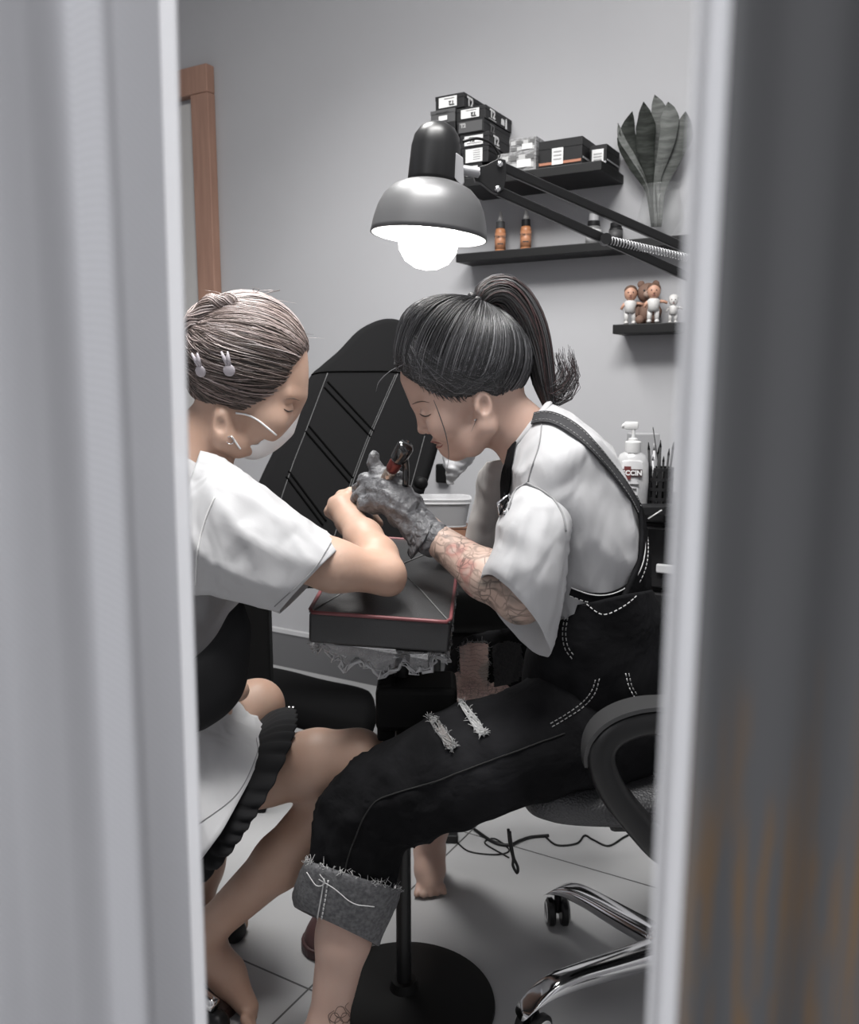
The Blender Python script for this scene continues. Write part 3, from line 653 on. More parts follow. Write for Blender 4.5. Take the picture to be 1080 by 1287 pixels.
# ================================================================ black tool trolley at the right with its things
MTR = mat('trolley_black', (0.012, 0.012, 0.013), 0.5, spec=.3); ZT = 0.80
def X_at(u, Y, z):
    d = Y*cp - (z-CAM[2])*sp; return (u-CX)/FPX*d
sT = s_of(np.array([X_at(800, 2.2, ZT), 2.2, 0]))+.36
tc0 = wallpt(sT, 0, .22)
tr = thing('tool_trolley', tc0, 'black drawer trolley behind the office chair, soap and pens on top', 'trolley')
mk('cabinet', box(tc0+E3*.42, (0.70, 0.38, 0.70), E1, E2, E3, bev=.006), MTR, tr, smooth=False)
mk('top', box(tc0+E3*.785, (0.74, 0.42, 0.03), E1, E2, E3, bev=.006), MTR, tr, smooth=False)
for i in range(4):
    d_ = mk('drawer', box(tc0-E2*.199+E3*(.68-.17*i), (0.66, 0.02, 0.155), E1, E2, E3, bev=.004), MTR, tr, smooth=False)
    mk('handle', box(tc0-E2*.215+E3*(.655-.17*i)+E1*(-.26 if i == 0 else 0), (0.07 if i == 0 else 0.12, 0.014, 0.022), E1, E2, E3, bev=.003), mat('pale_handle', (0.55, 0.55, 0.56), .5), d_, smooth=False)
for sx in (-1, 1):
    for sy in (-1, 1): mk('caster', lathe([(0, -.012), (.03, -.012), (.034, -.006), (.034, .006), (.03, .012), (0, .012)], tc0+E1*sx*.31+E2*sy*.15+E3*.034, E1, n=24), MBM, tr)
def onT(u, Y): return np.array([X_at(u, Y, ZT), Y, ZT])
# soap bottle
c = onT(793, 2.17); hs = P(793, 531, 2.17)[2]-ZT; R_ = 0.040
st = thing('soap_bottle', c, 'clear hand-soap pump bottle with a white label on the black trolley', 'soap bottle')
f = nrm(np.array([-c[0], -c[1], 0])); r = np.cross(E3, f)
def oval(prof, sx, sy): 
    V, F = lathe(prof, n=40); V = V.copy(); a = V[:, 0:1]*r*sx + V[:, 1:2]*f*sy + V[:, 2:3]*E3
    return a+c, F
mk('bottle', oval([(0, 0), (R_*.9, 0), (R_, .006), (R_*1.05, hs*.35), (R_*1.0, hs*.55), (R_*.8, hs*.64), (R_*.4, hs*.68), (R_*.36, hs*.7)], 1, .6), mat('soap_clear', (0.42, 0.42, 0.43), 0.15, var=(30, (0.5, 0.5, 0.5), .4, .6)), st)
lb = mk('label', loft([np.concatenate([c+f*(R_*.6)*.15+E3*z, r*w_, f*(R_*.6+.0015)*.86]) for z, w_ in ((hs*.08, R_*.6), (hs*.2, R_*.8), (hs*.4, R_*.9), (hs*.55, R_*.85), (hs*.58, R_*.7))], 20, 40, cap0=True, cap1=True), mat('soap_label', (0.62, 0.62, 0.63), 0.5), st)
fz = f*(R_*.6*1.04+.002)
mk('brand_panel', box(c+fz+E3*hs*.44, (R_*1.25, .003, hs*.085), r, f, E3), mat('dark_panel', (0.05, 0.03, 0.03), .5), lb, smooth=False)
mk('red_cross', join(box(c+fz*1.02-r*R_*.28+E3*hs*.44, (R_*.42, .003, hs*.15), r, f, E3)), mat('dark_red_print', (0.13, 0.03, 0.03), .5), lb, smooth=False)
mk('lettering', text('SCCIN', hs*.075, c+fz*1.08+E3*hs*.44, r, E3, .0006, bold=.0006), MWH, lb, smooth=False)
for q in range(2): mk('print_line', box(c+fz+r*R_*.05+E3*hs*(.31-.05*q), (R_*(.8-.3*q), .003, hs*.012), r, f, E3), MINK, lb, smooth=False)
MWP = mat('white_plastic', (0.62, 0.62, 0.62), 0.35)
pm = mk('pump', join(lathe([(0, hs*.66), (.019, hs*.66), (.02, hs*.68), (.02, hs*.78), (.017, hs*.79), (.012, hs*.795), (.012, hs*.82), (.0045, hs*.83), (.0045, hs*.95), (0, hs*.95)], c, n=28), box(c+E3*hs*.965-r*.006, (.036, .014, .02), r, f, E3, .005)), MWP, st, autosmooth=40)
mk('spout', tube([c+E3*hs*.975-r*.012, c+E3*hs*.97-r*.024, c+E3*hs*.94-r*.029], [.006, .005, .0045], 10), MWP, pm)
# grey box behind, brush pot
c = onT(808, 2.28); t = mk('paper_box', box(c+E3*.095+np.array([-.005, 0, 0]), (.075, .05, .19), bev=.002), mat('grey_box', (0.34, 0.34, 0.35), .6), smooth=False); tag(t, 'plain grey upright box directly behind the soap bottle', 'box')
c = onT(828, 2.18); pen = thing('brush_pot', c, 'black slatted pot packed with brushes beside the soap bottle', 'brush pot')
gs = []
for i in range(14):
    a = 2*PI*i/14; gs.append(box(c+np.array([.032*math.cos(a), .032*math.sin(a), .055]), (.004, .009, .11), (math.cos(a), math.sin(a), 0), (-math.sin(a), math.cos(a), 0), E3))
mk('pot', join(*gs, *[lathe([(.029, z-.004), (.035, z-.004), (.035, z+.004), (.029, z+.004), (.029, z-.004)], c, n=28, caps=False) for z in (.006, .03, .055, .08, .105)], lathe([(0, 0), (.03, 0), (.03, .004), (0, .004)], c, n=28)), MTR, pen, smooth=False)
for i in range(9):
    a = rng.uniform(0, 6.28); rr_ = rng.uniform(.004, .02); b0 = c+np.array([rr_*math.cos(a), rr_*math.sin(a), .008]); h_ = rng.uniform(.12, .165)
    b1 = c+np.array([rr_*1.8*math.cos(a), rr_*1.8*math.sin(a), h_])
    t = mk('paint_brush', join(tube([b0, b1], [.0025, .003], 8), tube([b1, b1+(b1-b0)*.12], [.0035, .001], 8)), MTR if i % 3 else MGM, origin=b0); tag(t, 'thin dark brush standing in the black pot' if i % 3 else 'thin grey-handled brush standing in the black pot', 'brush', 'brushes in the black pot')
t = mk('needle_rod', tube([onT(828, 2.2)+E3*.02+np.array([.012, 0, 0]), P(821, 537, 2.2)], .0013, 6), MTR); tag(t, 'long thin dark rod leaning out above the black brush pot', 'rod')
c = onT(818, 2.10); t = mk('storage_tray', join(box(c+E3*.012+np.array([.02, 0, 0]), (.11, .05, .024), bev=.003)), MTR, smooth=False); tag(t, 'low black tray at the front edge of the trolley', 'tray')
t = mk('cotton_stick', tube([P(815, 652, 2.05), P(832, 641, 2.05)], .0016, 6), MWP); 
tag(t, 'thin white stick resting across the black tray', 'stick'); 
# ================================================================ tattoo chair (black, quilted back)
MTC = mat('black_upholstery', (0.008, 0.008, 0.0085), 0.85, spec=.08, bump=[('noise', 90, 0.12, 0.003, (1,1,1))]); MTL = mat('black_leather_smooth', (0.006, 0.006, 0.0062), 0.55, spec=.12)
q0 = P(430, 600, 2.2); qn = nrm(np.array([0.12, -0.93, 0.36]))
def PL(u, v, off=0.0):
    r_ = ray(u, v); t_ = ((q0+qn*off-CAM) @ qn)/(r_ @ qn); return CAM+r_*t_
tch = thing('tattoo_chair', (-0.05, 2.3, 0.0), 'black padded treatment chair with a quilted reclined backrest behind the two people', 'treatment chair')
qx = nrm(np.cross(np.array([0, 0, 1.]), -qn))*-1; qx = nrm(np.array([1, 0, 0])-qn*qn[0]); qy = np.cross(qn, qx)
if qy[2] < 0: qy = -qy
def to2(pts): return [((PL(u, v)-q0) @ qx, (PL(u, v)-q0) @ qy) for u, v in pts]
out = crom([(272, 735), (290, 690), (325, 602), (358, 535), (387, 474), (403, 457), (425, 438), (448, 414), (468, 402), (487, 397), (505, 400), (522, 412), (538, 438), (551, 480), (556, 520), (553, 556), (536, 612), (512, 680), (490, 735)], 90)
bk = mk('backrest', prism(to2(out), q0-qn*.045, qx, qy, qn, .09, .022, 4), MTC, tch, autosmooth=50)
bvh('back', (np.array([v.co[:] for v in bk.data.vertices])+WL[bk.name], [tuple(p.vertices) for p in bk.data.polygons]))
MTH = mat('grey_thread', (0.10, 0.10, 0.102), .8, spec=.1); MGV = mat('seam_shadow', (0.003, 0.003, 0.003), .95, spec=.0)
def seam(uv, r_, m, nm='seam'):
    p, _ = on('back', uv, 0.0005, 40)
    if len(p) > 3: mk(nm, tube(p, r_, 6), m, bk)
seam([(385, 474), (405, 468), (450, 467), (500, 468), (550, 478)], .0022, MGV)
seam([(412, 469), (386, 538), (366, 590), (340, 668), (325, 715)], .0013, MTH); seam([(500, 470), (478, 520), (458, 568), (425, 660), (405, 725)], .0013, MTH); seam([(497, 471), (475, 521), (455, 569), (422, 660)], .0010, MTH)
seam([(534, 548), (520, 600), (505, 650)], .0012, MTH)
for a, b_ in (((412, 480), (470, 542)), ((408, 487), (466, 549)), ((388, 535), (444, 601)), ((384, 542), (440, 607)), ((363, 592), (410, 655)), ((360, 599), (406, 660))): seam([a, ((a[0]+b_[0])/2, (a[1]+b_[1])/2), b_], .0026, MGV)
mk('recline_knob', lathe([(0, -.02), (.012, -.02), (.016, -.012), (.016, .012), (.012, .02), (0, .02)], P(529, 607, 2.17), (0.3, -1, 0), n=22), MTL, tch)
a = np.array([-0.02, 2.19, 0])
mk('seat_cushion', box((0.18, 2.38, 0.535), (0.56, 0.44, 0.13), bev=.035, seg=4), MTL, tch, autosmooth=50)
mk('seat_frame', box((0.16, 2.38, 0.44), (0.5, 0.38, 0.06), bev=.01), MTL, tch, smooth=False)
lgc = (P(345, 868, 2.35)+P(462, 895, 2.3))/2
mk('leg_rest', loft([np.concatenate([p, np.array([0, .12, 0])*w_, np.array([0, 0, .052])*w_]) for p, w_ in ((P(250, 855, 2.42), 1), (P(345, 872, 2.38), 1), (P(400, 886, 2.36), 1), (P(450, 897, 2.34), 1), (P(466, 901, 2.33), .8), (P(474, 903, 2.33), .1))], 30, 32, cap0=True, cap1=True, sq=.6), MTC, tch)
mk('column', lathe([(0, 0.03), (.09, .03), (.09, .06), (.055, .08), (.055, .42), (0, .42)], (0.1, 2.42, 0), n=32), MTL, tch, autosmooth=40)
mk('base', box((0.1, 2.42, 0.018), (0.5, 0.36, 0.036), bev=.01), MTL, tch, smooth=False)
mk('side_panel', box((P(306, 830, 2.12)), (0.145, .05, .40), bev=.006), MTL, tch, smooth=False)
mk('panel_foot', box((P(306, 830, 2.12)[0], 2.18, .15), (0.09, .12, .30), bev=.006), MTL, tch, smooth=False)
for dx in (0, 5): mk('lever', tube([P(352+dx, 910, 2.05), P(364+dx, 888, 2.05)], .003, 8), MCH, tch)
# ================================================================ arm rest stand
ar = thing('arm_rest_stand', PZ(508, 1262, 0), 'black cushioned arm rest with red piping on a round-footed pole', 'arm rest stand')
bc = PZ(508, 1262, 0); MAR = mat('arm_rest_leather', (0.036, 0.036, 0.037), 0.36, bump=[('voronoi', 420, .25, .001, (1,1,1))]); MRD = mat('dark_red_piping', (0.17, 0.05, 0.055), .45)
mk('round_base', lathe([(0, 0), (.163, 0), (.166, .004), (.165, .009), (.14, .016), (.05, .028), (.026, .034), (.022, .05), (0, .05)], bc, n=72), mat('base_black', (0.007, 0.007, 0.007), .55, spec=.2), ar, autosmooth=50)
mk('pole', tube([bc+E3*.03, bc+E3*.40, bc+E3*.66], .0135, 20), MBM, ar, autosmooth=40)
# cushion frame: u along width, w along length (away from the camera, rising slightly)
F0, F1 = P(388, 770, 1.315), P(566, 783, 1.30); cx_ = nrm(F1-F0); W_ = np.linalg.norm(F1-F0)
cl = nrm(np.array([0.10, 1, 0.10])); cl = nrm(cl-cx_*(cl @ cx_)); cz = np.cross(cx_, cl); CL_ = 0.44; TH_ = .052
cc = (F0+F1)/2 + cl*CL_/2
mk('mount_plate', box(cc-cz*(TH_+.012)-cl*.02, (W_*.72, CL_*.7, .018), cx_, cl, cz, .004), MTL, ar, smooth=False)
mk('mount_bracket', join(box(P(524, 880, 1.40), (.135, .10, .075), bev=.01, seg=3), box(P(486, 890, 1.385), (.03, .05, .10), bev=.006)), mat('bracket_black', (0.006, 0.006, 0.006), .7, spec=.12), ar, smooth=False)
bm = bmesh.new(); bmesh.ops.create_grid(bm, x_segments=24, y_segments=36, size=.5)
V, Fq = bm_out(bm)
def cush(xn, yn): # puffed top
    return .012*(1-abs(2*xn)**3)*(1-abs(2*yn)**3)
top = [cc+cx_*(x*W_)+cl*(y*CL_)+cz*(cush(x, y)) for x, y, _ in V]
body = box(cc-cz*TH_/2, (W_, CL_, TH_), cx_, cl, cz, .006, 3)
cu = mk('cushion', join(body, (np.array(top)+cz*.0006, Fq)), MAR, ar, autosmooth=50)
per = []
for x0, y0, x1, y1 in ((-.5, -.5, .5, -.5), (.5, -.5, .5, .5), (.5, .5, -.5, .5), (-.5, .5, -.5, -.5)):
    for t_ in np.linspace(0.03, .97, 14): per.append(cc+cx_*(x0+(x1-x0)*t_)*W_+cl*(y0+(y1-y0)*t_)*CL_+cz*.001)
mk('piping', tube(np.array(per), .0032, 8, closed=True), MRD, cu)
for a0, a1 in (((-.5, -.5), (-.06, -.05)), ((.5, -.5), (.06, -.05)), ((.5, .5), (.06, .05)), ((-.5, .5), (-.06, .05))):
    mk('seam', tube([cc+cx_*(a0[0]+(a1[0]-a0[0])*t_)*W_+cl*(a0[1]+(a1[1]-a0[1])*t_)*CL_+cz*(cush(a0[0]+(a1[0]-a0[0])*t_, a0[1]+(a1[1]-a0[1])*t_)+.0012) for t_ in np.linspace(.03, 1, 12)], .0014, 6), mat('grey_seam', (.1, .1, .1), .6), cu)
# crumpled film round the cushion
fm = bpy.data.materials.new('cling_film'); fm.use_nodes = True; nt = fm.node_tree; N, L = nt.nodes, nt.links; N.remove(N['Principled BSDF'])
gl = N.new('ShaderNodeBsdfGlossy'); gl.inputs['Roughness'].default_value = .22; gl.inputs[0].default_value = (.8, .8, .82, 1); tr_ = N.new('ShaderNodeBsdfTransparent'); mx = N.new('ShaderNodeMixShader')
tc = N.new('ShaderNodeTexCoord'); n1 = N.new('ShaderNodeTexNoise'); n1.inputs['Scale'].default_value = 45; n1.inputs['Detail'].default_value = 5; n1.inputs['Distortion'].default_value = 4
bp = N.new('ShaderNodeBump'); bp.inputs['Strength'].default_value = 1; bp.inputs['Distance'].default_value = .012; rp = N.new('ShaderNodeMapRange'); rp.inputs['From Min'].default_value = .5; rp.inputs['From Max'].default_value = .72; rp.inputs['To Min'].default_value = .30; rp.inputs['To Max'].default_value = .95
L.new(tc.outputs['Object'], n1.inputs['Vector']); L.new(n1.outputs['Fac'], bp.inputs['Height']); L.new(bp.outputs[0], gl.inputs['Normal']); L.new(n1.outputs['Fac'], rp.inputs['Value']); L.new(rp.outputs[0], mx.inputs[0])
df = N.new('ShaderNodeBsdfDiffuse'); df.inputs[0].default_value = (.7, .7, .71, 1); L.new(bp.outputs[0], df.inputs['Normal']); m0 = N.new('ShaderNodeMixShader'); m0.inputs[0].default_value = .45; L.new(gl.outputs[0], m0.inputs[1]); L.new(df.outputs[0], m0.inputs[2]); L.new(tr_.outputs[0], mx.inputs[1]); L.new(m0.outputs[0], mx.inputs[2]); L.new(mx.outputs[0], N['Material Output'].inputs[0])
wr = wrinkle(.007, (30, 60, 110), 5); V, F = [], []
nn, mm = 120, 16
loop = [(-.5, .3), (-.5, -.5), (.5, -.5), (.5, .3)]
lp = np.concatenate([np.linspace(loop[i], loop[i+1], 40) for i in range(3)])
for j in range(mm):
    t_ = j/(mm-1)
    for i, (x, y) in enumerate(lp):
        edge = .052+ (0.052*(1-abs(2*x)**2*.55) + .008*math.sin(i*.55)+.006*math.sin(i*1.3))*t_
        p = cc+cx_*(x*W_*(1.02-.06*t_))+cl*(y*CL_*(1.01))+cl*(.04*t_)-cz*edge
        V.append(p+(cx_*wr(p*1.0)+cl*wr(p*1.1+3))*(.3+t_))
for j in range(mm-1):
    for i in range(len(lp)-1): a = j*len(lp)+i; F.append((a, a+1, a+len(lp)+1, a+len(lp)))
film = mk('film_wrap', (np.array(V), F), fm, ar)
re_ = np.array(V[(mm-1)*len(lp):])[36:86]; rng2 = np.random.default_rng(4); mfe = mat('gathered_film', (.62, .62, .63), .25, alpha=.8)
for k_ in range(3): mk('gathered_edge', tube(re_+rng2.normal(size=re_.shape)*.003-cz*.003*k_+cl*.004*(k_-1), np.abs(rng2.normal(size=len(re_)))*.0014+.0007, 6), mfe, film)
# ================================================================ office chair of the artist
MMS = mat('mesh_seat', (0.045, 0.045, 0.048), .5, bump=[('voronoi', 260, .6, .002, (1,1,1))]); MPL = mat('black_plastic', (0.009, 0.009, 0.0095), .36, spec=.4)
HB = np.array([0.445, 1.43, 0]); oc = thing('office_chair', HB, 'black mesh office chair with looped arms and a chrome star base', 'office chair')
sc = np.array([0.445, 1.46, 0.455])
prof = [np.concatenate([sc+np.array([x, 0, dz]), np.array([0, -.215*w_, 0]), np.array([0, 0, .042*h_])]) for x, w_, h_, dz in ((-.292, .55, .15, -.012), (-.285, .75, .6, -.008), (-.262, .9, .95, 0), (-.2, 1, 1.05, .002), (0, 1.02, 1, 0), (.18, 1, 1, .0), (.24, .9, .8, 0), (.25, .8, .1, 0))]
mk('seat', loft(prof, 50, 48, cap0=True, cap1=True, sq=.72), MMS, oc)
mk('seat_pan', box(sc+np.array([.02, 0, -.052]), (.34, .3, .02), bev=.008), MPL, oc, smooth=False)
mk('gas_column', tube([HB+E3*.10, HB+E3*.26], .028, 20), MPL, oc, autosmooth=40); mk('gas_piston', tube([HB+E3*.26, HB+E3*.40], .015, 16), MCH, oc, autosmooth=40)
mk('hub', lathe([(0, .07), (.05, .07), (.052, .09), (.045, .125), (.03, .14), (0, .14)], HB, n=28), MCH, oc)
A1 = PZ(710, 1168, 0); a1 = math.atan2(A1[1]-HB[1], A1[0]-HB[0])
for i in range(5):
    a = a1+i*2*PI/5; d_ = np.array([math.cos(a), math.sin(a), 0]); R5 = .285; lat = np.cross(E3, d_)
    rg = [np.concatenate([HB+d_*x+E3*z, lat*w_, np.array(d_)*tz*h_*-1+E3*h_]) for x, z, w_, h_, tz in ((.03, .105, .026, .020, 0), (.12, .102, .024, .018, 0), (.2, .100, .022, .016, .1), (.25, .094, .022, .015, .4), (.285, .080, .021, .014, .8), (.305, .064, .018, .010, 1))]
    lg = mk('base_leg', loft(rg, 30, 28, cap0=True, cap1=True, sq=.7), MCH, oc)
    cc0 = HB+d_*(R5)+E3*.029; ca = nrm(lat*.8+d_*.6) if i % 2 == 0 else nrm(lat*.9-d_*.35)
    cs = mk('caster', join(*[lathe([(0, -.008), (.024, -.008), (.028, -.004), (.028, .005), (.022, .009), (0, .009)], cc0+ca*s_*.014, ca*s_, n=28) for s_ in (-1, 1)], tube([cc0, cc0+E3*.04], .007, 10)), MPL, oc, autosmooth=40)
    for s_ in (-1, 1): mk('caster_ring', lathe([(.015, .0085), (.021, .0085), (.0205, .0105), (.0155, .0105), (.015, .0085)], cc0+ca*s_*.014, ca*s_, n=28, caps=False), MLB, cs)
def armloop(Yv, sgn):
    pth = crom([P(905, 900, Yv), P(850, 901, Yv), P(800, 905, Yv), P(765, 922, Yv), P(754, 950, Yv), P(768, 990, Yv), P(800, 1032, Yv), P(832, 1066, Yv), P(870, 1090, Yv+.03)], 60); dY = np.array([0, 1., 0])
    if sgn < 0: pth = pth + np.array([0, 2*(sc[1]-Yv), 0])
    T = np.gradient(pth, axis=0); T /= np.linalg.norm(T, axis=1, keepdims=True)
    nn_ = np.cross(T, dY); V, F = [], []; n_ = 20
    for i in range(60):
        for j in range(n_):
            a = 2*PI*j/n_; ca_, sa_ = math.cos(a), math.sin(a); ca_ = math.copysign(abs(ca_)**.6, ca_); sa_ = math.copysign(abs(sa_)**.6, sa_)
            V.append(pth[i]+nn_[i]*.021*ca_+dY*.026*sa_)
    for i in range(59):
        for j in range(n_): j2 = (j+1) % n_; F.append((i*n_+j, (i+1)*n_+j, (i+1)*n_+j2, i*n_+j2))
    a = mk('arm_loop', (np.array(V), F), MPL, oc)
    pd = [pth[i]-nn_[i]*(-.0195 if nn_[10][2] > 0 else .0195) for i in range(2, 32)]
    mk('arm_pad', ribbon(pd, [np.asarray(nn_[i])*(1 if nn_[10][2] > 0 else -1) for i in range(2, 32)], [.05, .05, .05, .046, .02], .006), mat('satin_arm_pad', (.045, .045, .046), .4), a, autosmooth=40)
armloop(1.20, 1); armloop(1.20, -1)
mk('backrest_frame', tube([sc+np.array([.2, 0, -.04]), sc+np.array([.3, 0, .05]), sc+np.array([.33, 0, .2])], .018, 14, m=20), MPL, oc)
mk('backrest', loft([np.concatenate([sc+np.array([x, 0, z]), np.array([0, .2*w_, 0]), np.array([.018*w_, 0, .0])]) for x, z, w_ in ((.325, .08, .6), (.32, .1, .9), (.315, .25, 1.05), (.335, .45, 1), (.345, .53, .8), (.347, .545, .2))], 40, 40, cap0=True, cap1=True, sq=.75), MMS, oc)
# hanging cord and cables on the floor under the chair
cd = [P(641, 1045, 1.50), P(643, 1062, 1.50), P(646, 1078, 1.5), P(651, 1090, 1.5), P(650, 1097, 1.5), P(645, 1088, 1.5), P(645, 1078, 1.5), P(641, 1060, 1.503), P(639, 1042, 1.503)]
t = mk('hanging_cord', tube(cd, .0028, 8, m=80), MPL); tag(t, 'black looped cord hanging from under the chair seat', 'cord')
def cable(uv, z, label, nm='floor_cable'):
    p = [PZ(u, v, z) for u, v in uv]; t = mk(nm, tube(p, z, 7, m=90), MPL); tag(t, label, 'cable', 'black cables on the floor')
cable([(596, 1042), (620, 1058), (640, 1062), (655, 1056), (668, 1052), (690, 1050)], .004, 'black cable running across the tiles behind the hanging cord')
cable([(684, 1050), (700, 1062), (725, 1060), (735, 1050), (745, 1055), (765, 1063), (785, 1052), (810, 1040)], .0025, 'thin black cable in loops on the tiles below the seat edge')
cable([(572, 1056), (590, 1070), (625, 1074), (640, 1068), (622, 1054), (610, 1060), (640, 1078)], .002, 'thin black cable looped on the tiles near the bare far foot')
# ================================================================ client's stool
sx = np.array([-0.56, 1.45, 0]); stl = thing('stool', sx, 'chrome star-base stool under the person in the face mask', 'stool')
mk('seat', lathe([(0, .40), (.16, .40), (.175, .415), (.175, .445), (.165, .46), (0, .468)], sx, n=48), MTL, stl, autosmooth=50)
mk('column', tube([sx+E3*.07, sx+E3*.40], .02, 18), MCH, stl, autosmooth=40)
for i in range(5):
    a = math.radians(-30+72*i); d_ = np.array([math.cos(a), math.sin(a), 0])
    lg = mk('base_leg', tube([sx+d_*.02+E3*.085, sx+d_*.15+E3*.07, sx+d_*.22+E3*.058], [.016, .014, .012], 14, m=14), MCH, stl)
    mk('caster', lathe([(0, -.014), (.02, -.014), (.024, -.008), (.024, .008), (.02, .014), (0, .014)], sx+d_*.22+E3*.024, np.cross(E3, d_), n=24), MPL, lg)
# ================================================================ small side table with supplies (behind the arm rest)
ST = np.array([0.10, 2.02, 0]); ZS = .745
sd_t = thing('side_table', ST, 'narrow pale grey side table half hidden behind the working arm', 'side table')
mk('table_top', box((0.10, 2.02, ZS-.012), (.24, .16, .024), bev=.004), mat('grey_laminate', (.3, .3, .305), .5), sd_t, smooth=False)
mk('leg', tube([(0.012, 2.02, .02), (0.012, 2.02, ZS-.02)], .016, 16), MBM, sd_t, autosmooth=40)
mk('foot', box((0.02, 2.03, .01), (.10, .12, .02), bev=.004), MBM, sd_t, smooth=False)
def rbox(c, sx_, sy_, h, r0, m, name, parent=None, k0=1.0):
    return mk(name, loft([np.concatenate([np.asarray(c)+E3*z, np.array([sx_*w_, 0, 0]), np.array([0, sy_*w_, 0])]) for z, w_ in ((0, .2), (0.001, k0*.97), (.004, k0), (h*.5, (1+k0)/2), (h-.003, 1), (h, .97), (h, .1))], 40, 40, cap0=True, cap1=True, sq=.45), m, parent, autosmooth=45)
c = np.array([X_at(557, 2.0, .76), 2.0, ZS]); t = rbox(c, .058, .045, .045, 0, mat('orange_tray', (.33, .17, .11), .5), 'storage_tub'); tag(t, 'low orange-brown tub under the clear container', 'tub')
t0 = thing('clear_container', c+E3*.046, 'cloudy clear plastic container with a lid, standing on the orange-brown tub', 'container'); MCL = mat('cloudy_plastic', (.40, .40, .41), .25, alpha=.85)
rbox(c+E3*.046, .062, .05, .055, 0, MCL, 'container', t0, .86)
rbox(c+E3*.1005, .064, .052, .012, 0, mat('clear_lid', (.5, .5, .51), .2, alpha=.6), 'lid', t0, 1.0)
wb = wrinkle(.007, (16, 30, 55), 9)
t = mk('plastic_bag', loft([ring(556, 552, 610, 548, 2.2, .03), ring(557, 572, 600, 570, 2.2, .04), ring(559, 586, 590, 585, 2.2, .035), ring(561, 598, 577, 598, 2.2, .022), ring(563, 609, 568, 609, 2.2, .006)], 40, 48, disp=lambda s, a, G: wb(G), cap0=True, cap1=True), mat('white_bag', (.45, .45, .46), .35)); tag(t, 'crumpled white plastic bag hanging behind the chin of the tattooing person', 'bag')
t = mk('wall_socket', box(PW(557, 595, .012), (.05, .024, .065), E1, E2, E3, .006), MTL, smooth=False); tag(t, 'small black box mounted on the back wall beside the chair back', 'wall box')
# slippers
def slipper(c, d_, Ln, m, label):
    ex = nrm(d_); ey = np.cross(E3, ex); c = np.asarray(c, float); g = []
    t = thing('slipper', c, label, 'slipper')
    pr_ = crom([(-.5, .1), (-.42, .28), (-.2, .30), (.05, .32), (.3, .36), (.45, .25), (.5, .08)], 24)
    poly = [(x*Ln, y*Ln*.85) for x, y in pr_]+[(x*Ln, -y*Ln*.85) for x, y in reversed(pr_.tolist())]
    mk('sole', prism(poly, c+E3*.011, ex, ey, E3, .022, .004), m, t, smooth=False)
    mk('upper', loft([np.concatenate([c+ex*Ln*x+E3*.018, ey*Ln*w_, E3*h_]) for x, w_, h_ in ((-.02, .27, .055), (.15, .29, .05), (.32, .28, .038), (.43, .2, .02), (.49, .08, .006))], 20, 28, th=(0, PI), sq=.9), m, t)
mr_ = mat('maroon_rubber', (.055, .022, .022), .5)
slipper(PZ(436, 1168, 0), (-.25, -.95, 0), .23, mr_, 'dark red slipper on the floor behind the rolled denim cuff')
slipper(PZ(250, 1256, 0), (.66, -.5, 0), .17, mat('brown_rubber', (.05, .026, .02), .5), 'dark brown slipper under the masked person\'s foot')
